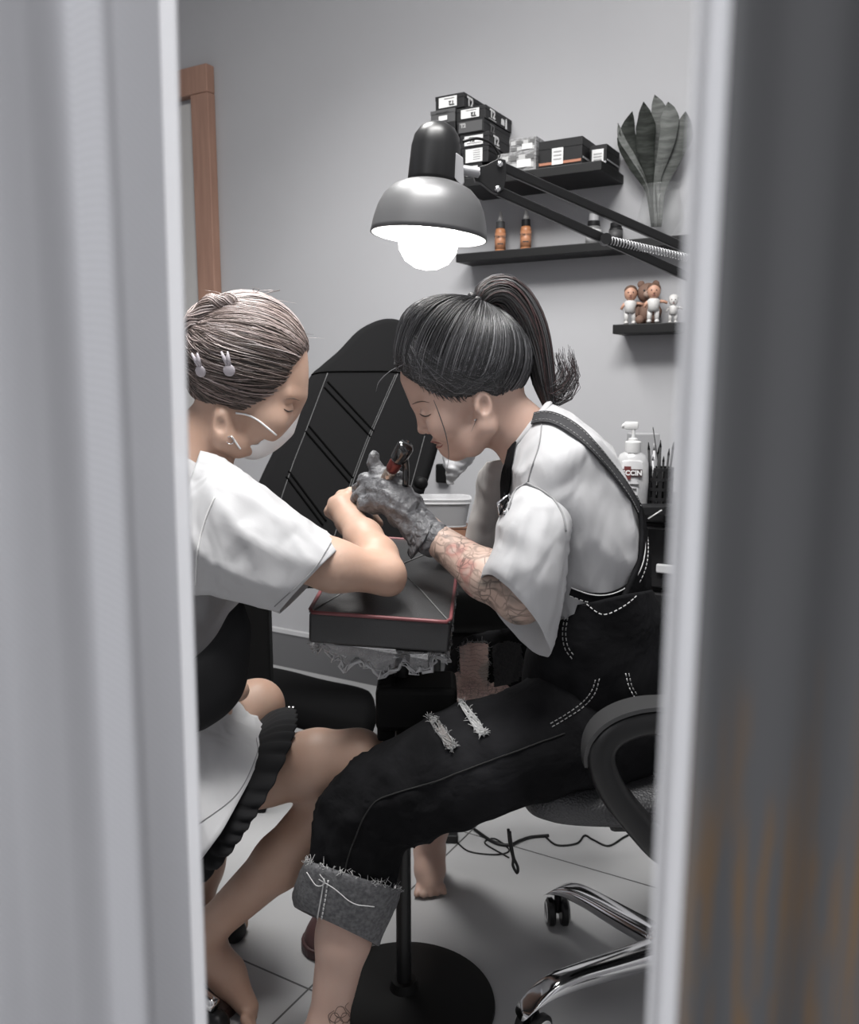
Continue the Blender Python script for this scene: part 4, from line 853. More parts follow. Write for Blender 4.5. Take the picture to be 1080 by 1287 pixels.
# ================================================================ people
def px(n, Y=1.42): return n*Y/FPX      # pixels -> metres at depth Y
SKIN = mat('skin', (0.50, 0.345, 0.285), 0.5, spec=.35, sss=.12, bump=[('noise', 220, .05, .001, (1,1,1))], var=(14, (0.47, 0.315, 0.255), .4, .75))
SKIN2 = mat('tanned_skin', (0.46, 0.31, 0.24), 0.5, spec=.35, sss=.12, bump=[('noise', 220, .05, .001, (1,1,1))], var=(12, (0.43, 0.27, 0.20), .4, .75))
def tattoo_mat(name, base, ink, accents, scale, dens):
    m = bpy.data.materials.new(name); m.use_nodes = True; nt = m.node_tree; N, L = nt.nodes, nt.links; b = N['Principled BSDF']; b.inputs['Roughness'].default_value = .5; b.inputs['Specular IOR Level'].default_value = .35
    tc = N.new('ShaderNodeTexCoord'); n = N.new('ShaderNodeTexNoise'); n.inputs['Scale'].default_value = scale; n.inputs['Detail'].default_value = 1.5
    mxv = N.new('ShaderNodeMixRGB'); mxv.inputs[0].default_value = .06; L.new(tc.outputs['Object'], mxv.inputs[1]); L.new(n.outputs['Color'], mxv.inputs[2])
    v = N.new('ShaderNodeTexVoronoi'); v.feature = 'DISTANCE_TO_EDGE'; v.inputs['Scale'].default_value = scale*1.6; L.new(mxv.outputs[0], v.inputs['Vector'])
    wv = N.new('ShaderNodeTexWave'); wv.wave_type = 'RINGS'; wv.inputs['Scale'].default_value = scale*.9; wv.inputs['Distortion'].default_value = 9; wv.inputs['Detail'].default_value = 1; L.new(tc.outputs['Object'], wv.inputs['Vector'])
    r1 = N.new('ShaderNodeValToRGB'); r1.color_ramp.elements[0].position = .02; r1.color_ramp.elements[1].position = .09; r1.color_ramp.elements[0].color = (1,1,1,1); r1.color_ramp.elements[1].color = (0,0,0,1); L.new(v.outputs['Distance'], r1.inputs[0])
    r2 = N.new('ShaderNodeValToRGB'); r2.color_ramp.elements[0].position = .0; r2.color_ramp.elements[1].position = .22; r2.color_ramp.elements[0].color = (1,1,1,1); r2.color_ramp.elements[1].color = (0,0,0,1); L.new(wv.outputs['Fac'], r2.inputs[0])
    mx = N.new('ShaderNodeMath'); mx.operation = 'MAXIMUM'; L.new(r1.outputs[0], mx.inputs[0]); L.new(r2.outputs[0], mx.inputs[1])
    md = N.new('ShaderNodeMath'); md.operation = 'MULTIPLY'; md.inputs[1].default_value = dens; L.new(mx.outputs[0], md.inputs[0]); md2 = N.new('ShaderNodeMath'); md2.operation = 'MULTIPLY'; mr_ = N.new('ShaderNodeMapRange'); mr_.inputs['From Min'].default_value = .35; mr_.inputs['From Max'].default_value = .62; mr_.inputs['To Min'].default_value = .25; mr_.inputs['To Max'].default_value = 1.2; L.new(n.outputs['Fac'], mr_.inputs['Value']); L.new(md.outputs[0], md2.inputs[0]); L.new(mr_.outputs[0], md2.inputs[1])
    n2 = N.new('ShaderNodeTexNoise'); n2.inputs['Scale'].default_value = scale*.55; L.new(tc.outputs['Object'], n2.inputs['Vector'])
    cr = N.new('ShaderNodeValToRGB'); cr.color_ramp.elements[0].position = .3; cr.color_ramp.elements[0].color = (*accents[0], 1); cr.color_ramp.elements[1].position = .72; cr.color_ramp.elements[1].color = (*accents[2], 1)
    e = cr.color_ramp.elements.new(.42); e.color = (*base, 1); e = cr.color_ramp.elements.new(.56); e.color = (*base, 1); e = cr.color_ramp.elements.new(.63); e.color = (*accents[1], 1)
    L.new(n2.outputs['Fac'], cr.inputs[0]); mc = N.new('ShaderNodeMixRGB'); mc.inputs[2].default_value = (*ink, 1); L.new(md2.outputs[0], mc.inputs[0]); L.new(cr.outputs[0], mc.inputs[1]); L.new(mc.outputs[0], b.inputs['Base Color'])
    return m
TAT = tattoo_mat('tattooed_arm', (0.50, 0.37, 0.31), (0.075, 0.06, 0.055), ((0.16, 0.15, 0.13), (0.42, 0.22, 0.19), (0.52, 0.49, 0.43)), 26, .6)
TAT2 = tattoo_mat('tattooed_knee', (0.64, 0.47, 0.42), (0.16, 0.12, 0.11), ((0.46, 0.40, 0.36), (0.62, 0.42, 0.39), (0.62, 0.50, 0.44)), 46, .6)
FAB = [('noise', 420, .10, .001, (1,1,1)), ('soft', 15, .55, .02, (1, 1, .5))]
WHT = mat('white_cotton', (0.46, 0.46, 0.47), .85, spec=.2, sheen=.1, bump=FAB)
WHT2 = mat('white_cotton_plain', (0.46, 0.46, 0.47), .85, spec=.2, sheen=.1, bump=FAB)
DEN = mat('black_denim', (0.0075, 0.0075, 0.0082), .9, spec=.06, bump=[('noise', 500, .25, .001, (1,1,1)), ('noise', 9, .5, .03, (1, 1, 1))], var=(7, (0.021, 0.021, 0.023), .42, .75))
DENL = mat('grey_denim_inside', (0.15, 0.15, 0.155), .85, spec=.2, bump=[('noise', 260, .5, .002, (1,1,1))], var=(160, (0.085, 0.085, 0.09), .35, .65))
DENG = mat('worn_grey_denim', (0.05, 0.05, 0.053), .85, spec=.2, var=(260, (0.035, 0.035, 0.037), .35, .65))
THR = mat('pale_thread', (0.5, 0.5, 0.5), .8); THG = mat('grey_stitch', (0.26, 0.26, 0.26), .8); SEAM = mat('seam_line', (0.26, 0.26, 0.265), .9)
NOIR = mat('black_knit', (0.012, 0.012, 0.013), .85, spec=.2)

# ---------------------------------------------------------------- the tattooing person (faces left)
A = thing('person', (0.30, 1.42, 0.0), 'person in white t-shirt and black dungarees bending to tattoo, dark ponytail', 'person')
YM = 1.42
f_ = Field(axgrid(-.36, .42, .006, (-.34, .30, .003)), axgrid(1.17, 1.92, .006, (1.32, 1.54, .003)), axgrid(-.005, 1.30, .006, (.88, 1.26, .0026)))
def q(u, v, dy=0.0, Y=YM): return P(u, v, Y) + np.array([0, dy, 0])
def both(fn):
    for s_ in (-1, 1): fn(s_)
# skull and face
axu = nrm(q(505, 465)-q(664, 462)); axf = nrm(q(516, 505)-q(565, 575))
f_.ell(q(585, 458), (px(78), .073, px(66)), (np.array([1., 0, .0]), np.array([0, 1, 0.]), np.array([0, 0, 1.])), .01)
f_.ell(q(563, 508), (px(52), .059, px(37)), (axf, np.array([0, 1., 0]), np.cross(axf, [0, 1, 0])), .02)     # face
f_.cone(q(524, 476), q(529, 502), .025, .017, .016)                                                        # forehead, brow
both(lambda s_: f_.cone(q(526, 507, .008*s_), q(538, 505, .042*s_), .0065, .007, .012))                       # brow ridge
both(lambda s_: f_.ell(q(556, 532, .040*s_), (.024, .020, .026), None, .016))                                  # cheek
both(lambda s_: f_.ell(q(526, 520, .029*s_), (.010, .012, .008), None, .008, 'sub'))                          # eye socket
both(lambda s_: f_.ell(q(537, 519, .029*s_), (.0125, .0125, .0105), None, .003))                               # closed lid
f_.cone(q(525, 511), q(531, 539), .0050, .0075, .008)                                                     # nose
f_.ell(q(532, 540.5), (.0085, .0095, .0065), None, .005)
both(lambda s_: f_.ell(q(539, 541, .0115*s_), (.0085, .006, .0055), None, .005))
f_.cone(q(554, 550), q(561, 564), .0125, .0125, .012)                                                       # mouth mound
f_.ell(q(547.5, 554), (.0075, .016, .0042), None, .003); f_.ell(q(554, 561), (.0075, .0145, .0045), None, .003)
f_.ell(q(545, 558.5), (.0075, .018, .0010), None, .002, 'sub')
f_.ell(q(573, 566), (.0145, .018, .0125), None, .010)                                                       # chin
both(lambda s_: f_.chain([q(574, 566, .008*s_), q(592, 558, .040*s_), q(608, 535, .056*s_), q(605, 505, .060*s_)], [.012, .013, .014, .012], .018))
f_.ell(q(590, 545), (.040, .052, .030), None, .02)
# ear (near side and far side)
for s_ in (-1, 1):
    c = q(604, 509, .066*s_); f_.ell(c, (px(11), .009, px(18)), (nrm(q(610, 500)-q(592, 504)), np.array([0, 1., 0]), nrm(np.cross(nrm(q(610, 500)-q(592, 504)), [0, 1, 0]))), .006)
    f_.ell(c+np.array([0, .010*s_, 0])+.002, (px(6), .008, px(11)), None, .004, 'sub'); f_.ell(q(597, 512, .071*s_), (.004, .004, .007), None, .004)
# neck, trunk
f_.chain([q(622, 510), q(655, 545), q(700, 600)], [.048, .046, .055], .02)
f_.chain([q(690, 610), q(730, 680), q(740, 780), q(745, 880)], [.06, .08, .085, .10], .05)
# near arm (left arm): shoulder, elbow, wrist
SH, EL, WR = P(684, 610, 1.345), P(655, 752, 1.285), P(536, 668, 1.44)
f_.chain([SH, EL], [.036, .035], .03); f_.chain([EL, P(610, 722, 1.33), WR], [.037, .037, .0245], .02)
HD = P(492, 622, 1.485); f_.cone(WR, HD, .023, .026, .02)
# far arm towards the work
f_.chain([P(690, 600, 1.52), P(642, 682, 1.61), P(590, 705, 1.60), P(535, 672, 1.56)], [.035, .032, .028, .022], .02)
# near leg
HPn, KNn, ANn, TOn = P(755, 895, 1.36), P(456, 1010, 1.305), P(412, 1287, 1.285), None
f_.chain([HPn, P(610, 955, 1.33), KNn], [.07, .056, .040], .02)
f_.chain([KNn, P(440, 1090, 1.30), P(432, 1178, 1.29), ANn], [.040, .046, .043, .031], .02)
ANf = ANn.copy(); ANf[2] = .035
f_.chain([ANn, ANf+np.array([.012, 0, 0])], [.031, .028], .02); f_.chain([ANf, ANf+np.array([-.08, -.005, -.005]), ANf+np.array([-.16, -.01, -.018])], [.030, .026, .014], .02, squash=None)
for i in range(5): f_.cone(ANf+np.array([-.15, -.03+.012*i, -.02]), ANf+np.array([-.19+.008*i, -.034+.013*i, -.026]), .008, .007, .008)
# far leg
HPf, KNf = P(740, 850, 1.55), P(592, 862, 1.64)
f_.chain([HPf, P(660, 855, 1.61), KNf], [.07, .045, .036], .02)
FA = PZ(540, 1068, .075); FA[1] = 1.82; FA = P(540, 1068, 1.82)
f_.chain([KNf, P(568, 960, 1.72), FA], [.036, .040, .030], .02)
FT = PZ(541, 1112, .02)
f_.chain([FA, (FA+FT)/2+np.array([0, .0, -.008]), FT], [.032, .032, .022], .02)
for i in range(5): t0_ = FT+np.array([-.026+.013*i, 0, -.004]); f_.cone(t0_, t0_+np.array([.002*(i-2), -.024+.004*abs(i-1), -.006]), .0085, .0075, .006)
f_.cone(FA, FA+np.array([0, .045, -.055]), .028, .022, .02)
V, F = f_.mesh(1)
# which skin: tattooed forearm, knee and ankle
C = np.array([V[list(x)].mean(0) for x in F])
def near_seg(C, a, b, r):
    ba = b-a; t_ = np.clip(((C-a) @ ba)/(ba @ ba), 0, 1); return np.linalg.norm(C-a-t_[:, None]*ba, axis=1) < r
mi = np.zeros(len(F), int)
mi[near_seg(C, EL, WR, .055) | near_seg(C, SH, EL, .05)] = 1
mi[near_seg(C, KNf, KNf+(HPf-KNf)*.3, .07)] = 2
body = mk('body', (V, F), SKIN, A, mats=[SKIN, TAT, TAT2], midx=mi)
bvh('A', (V, F))
# eyelids, brow, lips laid on the skin
lash = mat('lash_dark', (0.03, 0.022, 0.02), .7); lipm = mat('lip', (0.30, 0.125, 0.105), .45)
def onA(uv, r_, m, nm, par, off=.0006, mm=16, key='A'):
    p, n = on(key, uv, off, mm)
    if len(p) > 2: return mk(nm, tube(p, r_, 6), m, par)
onA([(528, 520), (532, 522.5), (537, 523), (542, 520.5)], [.0004, .0010, .0009, .0004], lash, 'eyelashes', body)
onA([(519, 508), (525, 505.5), (532, 504.5), (540, 506)], [.0005, .0010, .0009, .0003], mat('brow_hair', (0.11, 0.075, 0.06), .8), 'eyebrow', body)
onA([(543, 555), (549, 556), (555, 557.5)], [.0016, .0014, .0004], lipm, 'lips', body); onA([(550, 562), (554, 561.5), (557, 558.5)], [.0018, .0015, .0004], lipm, 'lips', body)
p, n = hit('A', 598, 528, .0)
if p is not None: mk('earring', ell(p+n*.001, .0018, n=10), MCH, body)
# ankle tattoo: a small outlined flower
flw = []
for cu_, cv_, rr_ in ((428, 1272, 7), (421, 1279, 6), (434, 1279, 6), (426, 1284, 5)):
    flw.append([(cu_+rr_*math.cos(a_)*(1+.15*math.sin(3*a_)), cv_+rr_*math.sin(a_)) for a_ in np.linspace(0, 2*PI, 18)])
flw += [[(415, 1286), (413, 1276), (420, 1270)], [(436, 1286), (441, 1276), (434, 1266), (438, 1260)]]
gs = []
for l_ in flw:
    p_, n_ = on('A', l_, .0002, 30)
    if len(p_) > 3: gs.append(tube(p_, .0006, 5))
if gs: mk('ankle_tattoo', join(*gs), mat('tattoo_ink', (0.13, 0.085, 0.07), .6), body)
# ---------------------------------------------------------------- white t-shirt
wA0 = wrinkle(.006, (5, 9, 16), 3); wA1 = along(ridge(.0050, (7, 11, 16), 4), (.35, 0, -1), .3); wA = lambda p: wA0(p)+wA1(p)
tor = [ring(636, 575, 688, 505, YM, .052), ring(632, 592, 722, 519, YM, .105), ring(633, 618, 752, 550, YM, .150), ring(636, 660, 783, 597, YM+.01, .165), ring(650, 705, 803, 648, YM+.015, .165), ring(668, 748, 811, 700, YM+.015, .165), ring(680, 790, 812, 752, YM+.015, .160), ring(690, 830, 812, 805, YM+.015, .155)]
shirtA = loft(tor, 70, 80, disp=lambda s, a, G: wA(G)*np.minimum(1, s*5))
tsh = mk('t_shirt', shirtA, WHT, A); solidify(tsh, .0025)
mk('collar', tube([np.array(v) for v in (lambda R: [R[:3]+R[3:6]*math.cos(a)*.99+R[6:9]*math.sin(a)*.99 for a in np.linspace(0, 2*PI, 40, endpoint=False)])(ring(635, 576, 690, 507, YM, .053))], .0045, 8, closed=True, flat=1.6), WHT, tsh)
wS0 = wrinkle(.006, (6, 11, 19), 11); wS1 = along(ridge(.0055, (8, 12, 18), 13), (-.15, 0, -1), .25); wS = lambda p: wS0(p)+wS1(p)
slv = [ring(668, 596, 704, 614, 1.36, .03), ring(655, 606, 714, 634, 1.325, .05), ring(641, 630, 716, 660, 1.295, .066), ring(629, 655, 714, 690, 1.28, .072), ring(624, 680, 711, 722, 1.275, .074), ring(616, 697, 706, 758, 1.27, .074, (0, 3)), ring(609, 710, 698, 795, 1.27, .072, (-3, 8)), ring(607, 722, 688, 826, 1.27, .068, (-9, 16))]
sleeve_g = loft(slv, 60, 64, disp=lambda s, a, G: wS(G)*np.clip(.2+s*1.4, 0, 1)*np.clip(1.35-s, .4, 1))
slA = mk('sleeve', sleeve_g, WHT, tsh); solidify(slA, .0022)
bvh('shirtA', shirtA, sleeve_g)
def onS(uv, r_, m, nm, par, key='shirtA', off=.001, mm=40, dash=False):
    p, n = on(key, uv, off, mm)
    if len(p) > 3: return mk(nm, stitches(p, r_) if dash else tube(p, r_, 6), m, par)
onS([(682, 528), (678, 560), (668, 590), (664, 606)], .0011, SEAM, 'shoulder_seam', tsh)
onS([(664, 607), (690, 622), (706, 645), (711, 668)], .0016, SEAM, 'armhole_seam', tsh); onS([(640, 640), (648, 618), (664, 606)], .0016, SEAM, 'armhole_seam', tsh)
onS([(628, 728), (648, 768), (672, 800), (686, 812)], .0008, SEAM, 'hem_seam', slA); 
# far sleeve hanging in shade, the shade put into a darker cotton colour
wF = wrinkle(.006, (7, 13, 22), 21)
fsl = [ring(612, 580, 660, 575, 1.55, .05), ring(602, 600, 650, 610, 1.585, .06), ring(598, 630, 650, 640, 1.60, .065), ring(588, 660, 650, 665, 1.61, .068), ring(580, 686, 650, 690, 1.61, .068), ring(578, 700, 652, 712, 1.61, .066)]
o = mk('sleeve', loft(fsl, 40, 48, disp=lambda s, a, G: wF(G)), mat('white_cotton_shaded', (0.36, 0.345, 0.335), .85, bump=FAB), tsh); solidify(o, .002)
# ---------------------------------------------------------------- dungarees
wD = wrinkle(.007, (5, 10, 18), 31)
trunk = [ring(688, 768, 815, 742, YM+.015, .186), ring(668, 800, 830, 775, YM+.015, .189), ring(656, 840, 842, 820, YM+.01, .188), ring(664, 885, 850, 870, YM+.01, .185), ring(690, 940, 852, 915, YM+.02, .18), ring(730, 985, 845, 960, YM+.03, .15), ring(760, 992, 830, 985, YM+.03, .08)]
tg = loft(trunk, 50, 80, disp=lambda s, a, G: wD(G)*np.minimum(1, .15+s*3), cap1=True)
dg = mk('dungarees', tg, DEN, A); solidify(dg, .003)
legN = [ring(716, 800, 850, 950, 1.39, .115), ring(676, 845, 775, 980, 1.36, .118), ring(636, 872, 718, 987, 1.335, .108), ring(590, 886, 655, 1008, 1.32, .098), ring(535, 907, 592, 1034, 1.305, .088), ring(482, 934, 545, 1050, 1.30, .080), ring(435, 962, 518, 1058, 1.295, .074), ring(404, 1000, 506, 1066, 1.295, .070), ring(391, 1040, 501, 1084, 1.295, .066), ring(384, 1085, 498, 1112, 1.295, .064), ring(380, 1108, 495, 1140, 1.295, .062)]
wL0 = wrinkle(.007, (6, 12, 20), 41); wL1 = wrinkle(1.0, (9, 15, 24), 43); wL = lambda p: wL0(p) + .0032*(1-2*np.sqrt(np.abs(wL1(p)*1.5)))
lgN = loft(legN, 90, 64, disp=lambda s, a, G: wL(G)*np.clip(.3+s*1.3, 0, 1.2))
pn = mk('trouser_leg', lgN, DEN, dg); solidify(pn, .003)
legF = [ring(700, 780, 790, 900, 1.555, .09), ring(650, 788, 690, 892, 1.61, .085), ring(612, 797, 650, 898, 1.645, .075), ring(582, 808, 632, 905, 1.665, .07), ring(562, 835, 622, 918, 1.68, .066), ring(552, 880, 612, 935, 1.70, .062), ring(545, 940, 604, 965, 1.73, .058), ring(534, 1000, 590, 1010, 1.765, .055)]
lgF = loft(legF, 170, 140, disp=lambda s, a, G: wL(G)*.7); pf = mk('trouser_leg', lgF, DEN, dg); solidify(pf, .003)
bvh('den', tg, lgN); bvh('denF', lgF); bvh('denall', tg, lgN, lgF)
# back panel rising behind the shirt, and straps
RB = crom(np.stack([tor[7], tor[6], tor[5], tor[4], tor[4]*.55+tor[3]*.45]), 40); V, F = [], []; NB = 30
for i in range(40):
    s_ = i/39; wdt = np.interp(s_, [0, .3, .5, .65, .8, 1], [1.5, 1.25, .85, .62, .48, .34])
    for j in range(NB):
        a_ = PI-wdt+2*wdt*j/(NB-1); V.append(RB[i, :3]+1.03*(RB[i, 3:6]*math.cos(a_)+RB[i, 6:9]*math.sin(a_)))
for i in range(39):
    for j in range(NB-1): F.append((i*NB+j, i*NB+j+1, (i+1)*NB+j+1, (i+1)*NB+j))
o = mk('back_panel', (np.array(V), F), DEN, dg); solidify(o, .006, 0)
def strap(uv, w_, m, nm, par, key='shirtA', off=.0035, th_=.0025, mm=50, smooth_=2):
    p, n = on(key, uv, off, mm)
    for _ in range(smooth_*6):
        p[1:-1] = (p[:-2]+2*p[1:-1]+p[2:])/4; n[1:-1] = (n[:-2]+2*n[1:-1]+n[2:])/4
    return mk(nm, ribbon(p, n, w_, th_), m, par, autosmooth=40), p, n
st_, sp_, sn_ = strap([(664, 531), (682, 526), (700, 530), (722, 543), (745, 565), (768, 592), (786, 616), (800, 640)], [.026, .028, .028, .026, .022, .018], DENG, 'strap', dg)
st2, p2, n2 = strap([(648, 556), (644, 575), (640, 595), (637, 618), (636, 640)], .024, DEN, 'strap', dg)
onS([(637, 620), (633, 634), (636, 645)], .004, MCH, 'buckle', st2)
mk('buckle', tube([P(u, v, 1.30) for u, v in ((626, 632), (640, 622), (642, 640), (628, 646))], .0028, 8, closed=True), MCH, st2)
st3, p3, n3 = strap([(800, 640), (806, 660), (808, 690), (804, 715), (790, 738), (768, 751), (746, 752), (718, 742)], [.016, .018, .018, .018, .02, .02, .012], DEN, 'bib_edge', dg, off=.004)
def edge_line(p, n, side, m, r_=.0009):
    T = np.gradient(p, axis=0); s_ = np.cross(T/np.linalg.norm(T, axis=1, keepdims=True), n); return p+s_*side+n*.0033
mk('stitching', stitches(edge_line(p3, n3, -.0065, 0), .0009, .005, .003), THR, st3); mk('stitching', tube(edge_line(p3, n3, .0068, 0), .0010, 6), THR, st3)
mk('stitching', stitches(edge_line(sp_, sn_, .009, 0), .0006, .004, .003), THG, st_); mk('stitching', stitches(edge_line(sp_, sn_, -.009, 0), .0006, .004, .003), THG, st_)
def onD(uv, r_=.0009, m=None, nm='stitching', par=None, key='den', dash=True, off=.0015, mm=40):
    p, n = on(key, uv, off, mm)
    if len(p) > 3: return mk(nm, stitches(p, r_, .005, .003) if dash else tube(p, r_, 6), m or THG, par or dg)
onD([(715, 745), (735, 757), (757, 772), (780, 764), (800, 748), (812, 730)], m=THR)
onD([(712, 770), (708, 795), (711, 815), (720, 828)]); onD([(716, 770), (712, 795), (715, 813), (724, 826)])
onD([(692, 910), (712, 898), (730, 885), (744, 868), (750, 850)]); onD([(694, 914), (714, 902), (733, 889), (748, 871), (754, 852)])
onD([(786, 846), (790, 862), (797, 875), (806, 886)], m=THR); onD([(790, 846), (794, 862), (801, 874)])
onD([(540, 985), (600, 962), (660, 940), (710, 922)], .0012, mat('denim_seam', (.01, .01, .01), .9), 'side_seam', pn, dash=False)
onD([(432, 1100), (444, 1060), (470, 1010), (520, 990), (560, 978)], .0012, mat('denim_seam', (.01, .01, .01), .9), 'side_seam', pn, dash=False)
# rips on the near thigh
def rip(poly, key, par, m, r2=.0012, fr=90, seed=1, fringe=True, nm='rip', label=None):
    rg = np.random.default_rng(seed); cu_, cv_ = np.mean(poly, 0); V, F = [], []
    bd, nb = on(key, poly+[poly[0]], .0042, 48); c0, n0 = hit(key, cu_, cv_, .0045)
    if c0 is None or len(bd) < 6: return
    o = mk(nm, (np.array([c0]+bd.tolist()), [(0, i+1, i+2) for i in range(len(bd)-1)]), m, par)
    if label: o['label'] = label
    gs = []
    for i in rg.integers(0, len(bd), fr):
        d_ = rg.normal(size=3)*.004; p0 = bd[i]; gs.append(tube([p0, p0+d_*.5+nb[i]*.002, p0+d_+nb[i]*.003*rg.random()], [.0006, .0005, .0003], 4))
    for k in range(int(fr*.5)):      # threads across
        i, j = rg.integers(0, len(bd), 2); gs.append(tube([bd[i], (bd[i]+bd[j])/2+nb[i]*.002+rg.normal(size=3)*.0015, bd[j]], .0005, 4))
    mk('frayed_threads', join(*gs), THR if fringe else THG, o)
rip([(577, 887), (584, 886), (608, 917), (609, 923), (600, 922)], 'den', pn, mat('white_weft', (.48, .48, .48), .8), fr=110, seed=2, label='white frayed tear')
rip([(540, 906), (548, 905), (572, 935), (571, 941), (562, 940)], 'den', pn, mat('grey_weft', (.13, .12, .115), .8), fr=110, seed=3, fringe=False)
# ripped far knee: skin shows
KP = [(579, 814), (590, 809), (604, 808), (615, 810), (616, 830), (613, 866), (598, 869), (583, 868), (580, 840)]
ko = mk('knee_opening', patch(lgF, KP, .0032), TAT2, pf); ko['label'] = 'torn opening showing tattooed skin'
rgk = np.random.default_rng(6); gs = []; bd, nb = on('denF', KP+[KP[0]], .003, 90)
for i in rgk.integers(0, len(bd), 260):
    d_ = rgk.normal(size=3)*.0035; gs.append(tube([bd[i], bd[i]+d_*.5+nb[i]*.002, bd[i]+d_+nb[i]*.003*rgk.random()], [.0006, .0005, .0003], 4))
mk('frayed_threads', join(*gs), THG, ko)
mk('worn_patch', patch(lgF, [(620, 812), (640, 806), (656, 810), (661, 840), (652, 856), (622, 864)], .0032), DENG, pf)
# rolled cuff
wC = wrinkle(.003, (12, 24, 40), 51)
cf = loft([ring(388, 1082, 500, 1118, 1.295, .068), ring(381, 1088, 501, 1122, 1.295, .073), ring(374, 1105, 496, 1145, 1.295, .074), ring(368, 1125, 484, 1172, 1.295, .073), ring(371, 1140, 476, 1189, 1.295, .070, (0, 2)), ring(378, 1140, 470, 1184, 1.295, .064)], 40, 64, disp=lambda s, a, G: wC(G))
cfo = mk('rolled_cuff', cf, DENL, pn); solidify(cfo, .003); bvh('cuff', cf)
onD([(408, 1104), (404, 1130), (398, 1162)], .0013, THR, 'stitching', cfo, 'cuff', False); onD([(413, 1106), (409, 1132), (403, 1164)], .0013, THR, 'stitching', cfo, 'cuff'); 
onD([(402, 1104), (420, 1115), (445, 1134), (470, 1138)], .0008, THR, 'loose_thread', cfo, 'cuff', False, .003); onD([(388, 1096), (400, 1112), (410, 1108), (404, 1098)], .0008, THR, 'loose_thread', cfo, 'cuff', False, .004)
rg = np.random.default_rng(5); gs = []
er = np.array([cf[0][k] for k in range(3*64, 4*64)])
for i in rg.integers(0, 64, 160):
    p0 = er[i]+rg.normal(size=3)*.001; gs.append(tube([p0, p0+rg.normal(size=3)*.003+E3*.002, p0+rg.normal(size=3)*.005+E3*.004], [.0006, .0005, .0003], 4))
mk('frayed_edge', join(*gs), THR, cfo)
# ---------------------------------------------------------------- glove on the working hand
gf = Field(axgrid(-.17, .06, .0022), axgrid(1.36, 1.60, .0022), axgrid(.80, 1.14, .0022))
k1, k2, k3, k4 = P(462, 604, 1.505), P(455, 618, 1.50), P(458, 632, 1.487), P(468, 642, 1.472)
WR2 = P(530, 668, 1.432)
gf.chain([P(543, 676, 1.42), WR2, P(510, 640, 1.455), P(485, 615, 1.485)], [.032, .028, .030, .029], .015)
gf.cone(P(500, 630, 1.46), k1, .024, .015, .012); gf.cone(P(500, 632, 1.46), k3, .024, .015, .012)
gf.chain([P(486, 604, 1.485), P(474, 594, 1.50), P(470, 578, 1.505), P(469.5, 573, 1.505)], [.015, .0125, .0108, .0095], .006)   # raised index finger
gf.chain([P(476, 612, 1.495), P(457, 606, 1.51), P(449, 616, 1.525), P(456, 628, 1.53)], [.014, .0115, .0105, .0095], .004)     # middle finger
gf.chain([P(476, 622, 1.485), P(455, 619, 1.497), P(446, 628, 1.513), P(454, 640, 1.52)], [.014, .0115, .0105, .0095], .004)    # ring finger
gf.chain([P(482, 634, 1.47), P(462, 633, 1.480), P(455, 642, 1.495), P(464, 650, 1.505)], [.013, .0108, .010, .009], .004)      # little finger
gf.chain([P(508, 618, 1.47), P(502, 603, 1.478), P(490, 596, 1.487), P(484, 594, 1.49)], [.015, .0125, .011, .0095], .006)     # thumb along the machine
X_ = gf.grid((slice(None),)*3).reshape(-1, 3)
cr = wrinkle(.0032, (26, 44, 80), 61); gf.v += cr(X_).reshape(gf.v.shape).astype(np.float32)
MGL = mat('grey_nitrile', (0.13, 0.132, 0.14), .42, spec=.5, bump=[('noise', 85, .75, .006, (1,1,1)), ('noise', 170, .35, .003, (1,1,1))])
gm = gf.mesh(1); gv = mk('glove', gm, MGL, A); bvh('glove', gm)
cuffg = loft([ring(524, 640, 512, 694, 1.437, .030), ring(532, 650, 516, 702, 1.432, .033), ring(542, 652, 522, 696, 1.424, .035), ring(545, 655, 528, 690, 1.42, .034)], 24, 48, disp=lambda s, a, G: cr(G)*1.6)
o = mk('glove_cuff', cuffg, MGL, gv); solidify(o, .0012)
# ---------------------------------------------------------------- hair
def hair_mats(nm, cols, rough=.38): return [mat(nm+'_%d' % i, c, rough, spec=.55) for i, c in enumerate(cols)]
def strands(paths, r_, name, mats_, par, seed=0, n=4, w=None):
    rg = np.random.default_rng(seed); V, F, M, k0 = [], [], [], 0
    for p in paths:
        g = tube(p, [r_*.55, r_, r_, r_*.6, r_*.2], n, caps=False); V.append(g[0]); F += [tuple(i+k0 for i in x) for x in g[1]]; k0 += len(g[0])
        M += [int(rg.choice(len(mats_), p=w))]*len(g[1])
    return mk(name, (np.concatenate(V), F), mats_[0], par, mats=mats_, midx=M)
# base cap
HC, HR = q(582, 450), np.array([px(85), .084, px(68)]); tilt = math.radians(4)
HX, HY, HZ = np.array([math.cos(tilt), 0, -math.sin(tilt)]), np.array([0, 1., 0]), np.array([math.sin(tilt), 0, math.cos(tilt)])
hf = Field(axgrid(-.09, .19, .0032), axgrid(1.31, 1.53, .0032), axgrid(1.04, 1.27, .0032))
hf.ell(HC, HR, (HX, HY, HZ), .01)
hf.ell(q(560, 408), (px(50), .055, px(30)), None, .03)
def pl3(u0, v0, u1, v1):  # plane through two image points, normal to the lower/left side
    a, b_ = q(u0, v0), q(u1, v1); d_ = nrm(b_-a); return a, nrm(np.cross(np.array([0, 1, 0]), d_))
for a, b_ in (((497, 462), (545, 494)), ((545, 496), (665, 516))):
    p0, n0 = pl3(*a, *b_); n0 = n0 if n0[2] < 0 else -n0; hf.plane(p0, n0)
hm = hf.mesh(1); HAIR = hair_mats('dark_hair', ((0.026, 0.026, 0.028), (0.065, 0.065, 0.069), (0.14, 0.14, 0.147), (0.012, 0.012, 0.013)), .34)
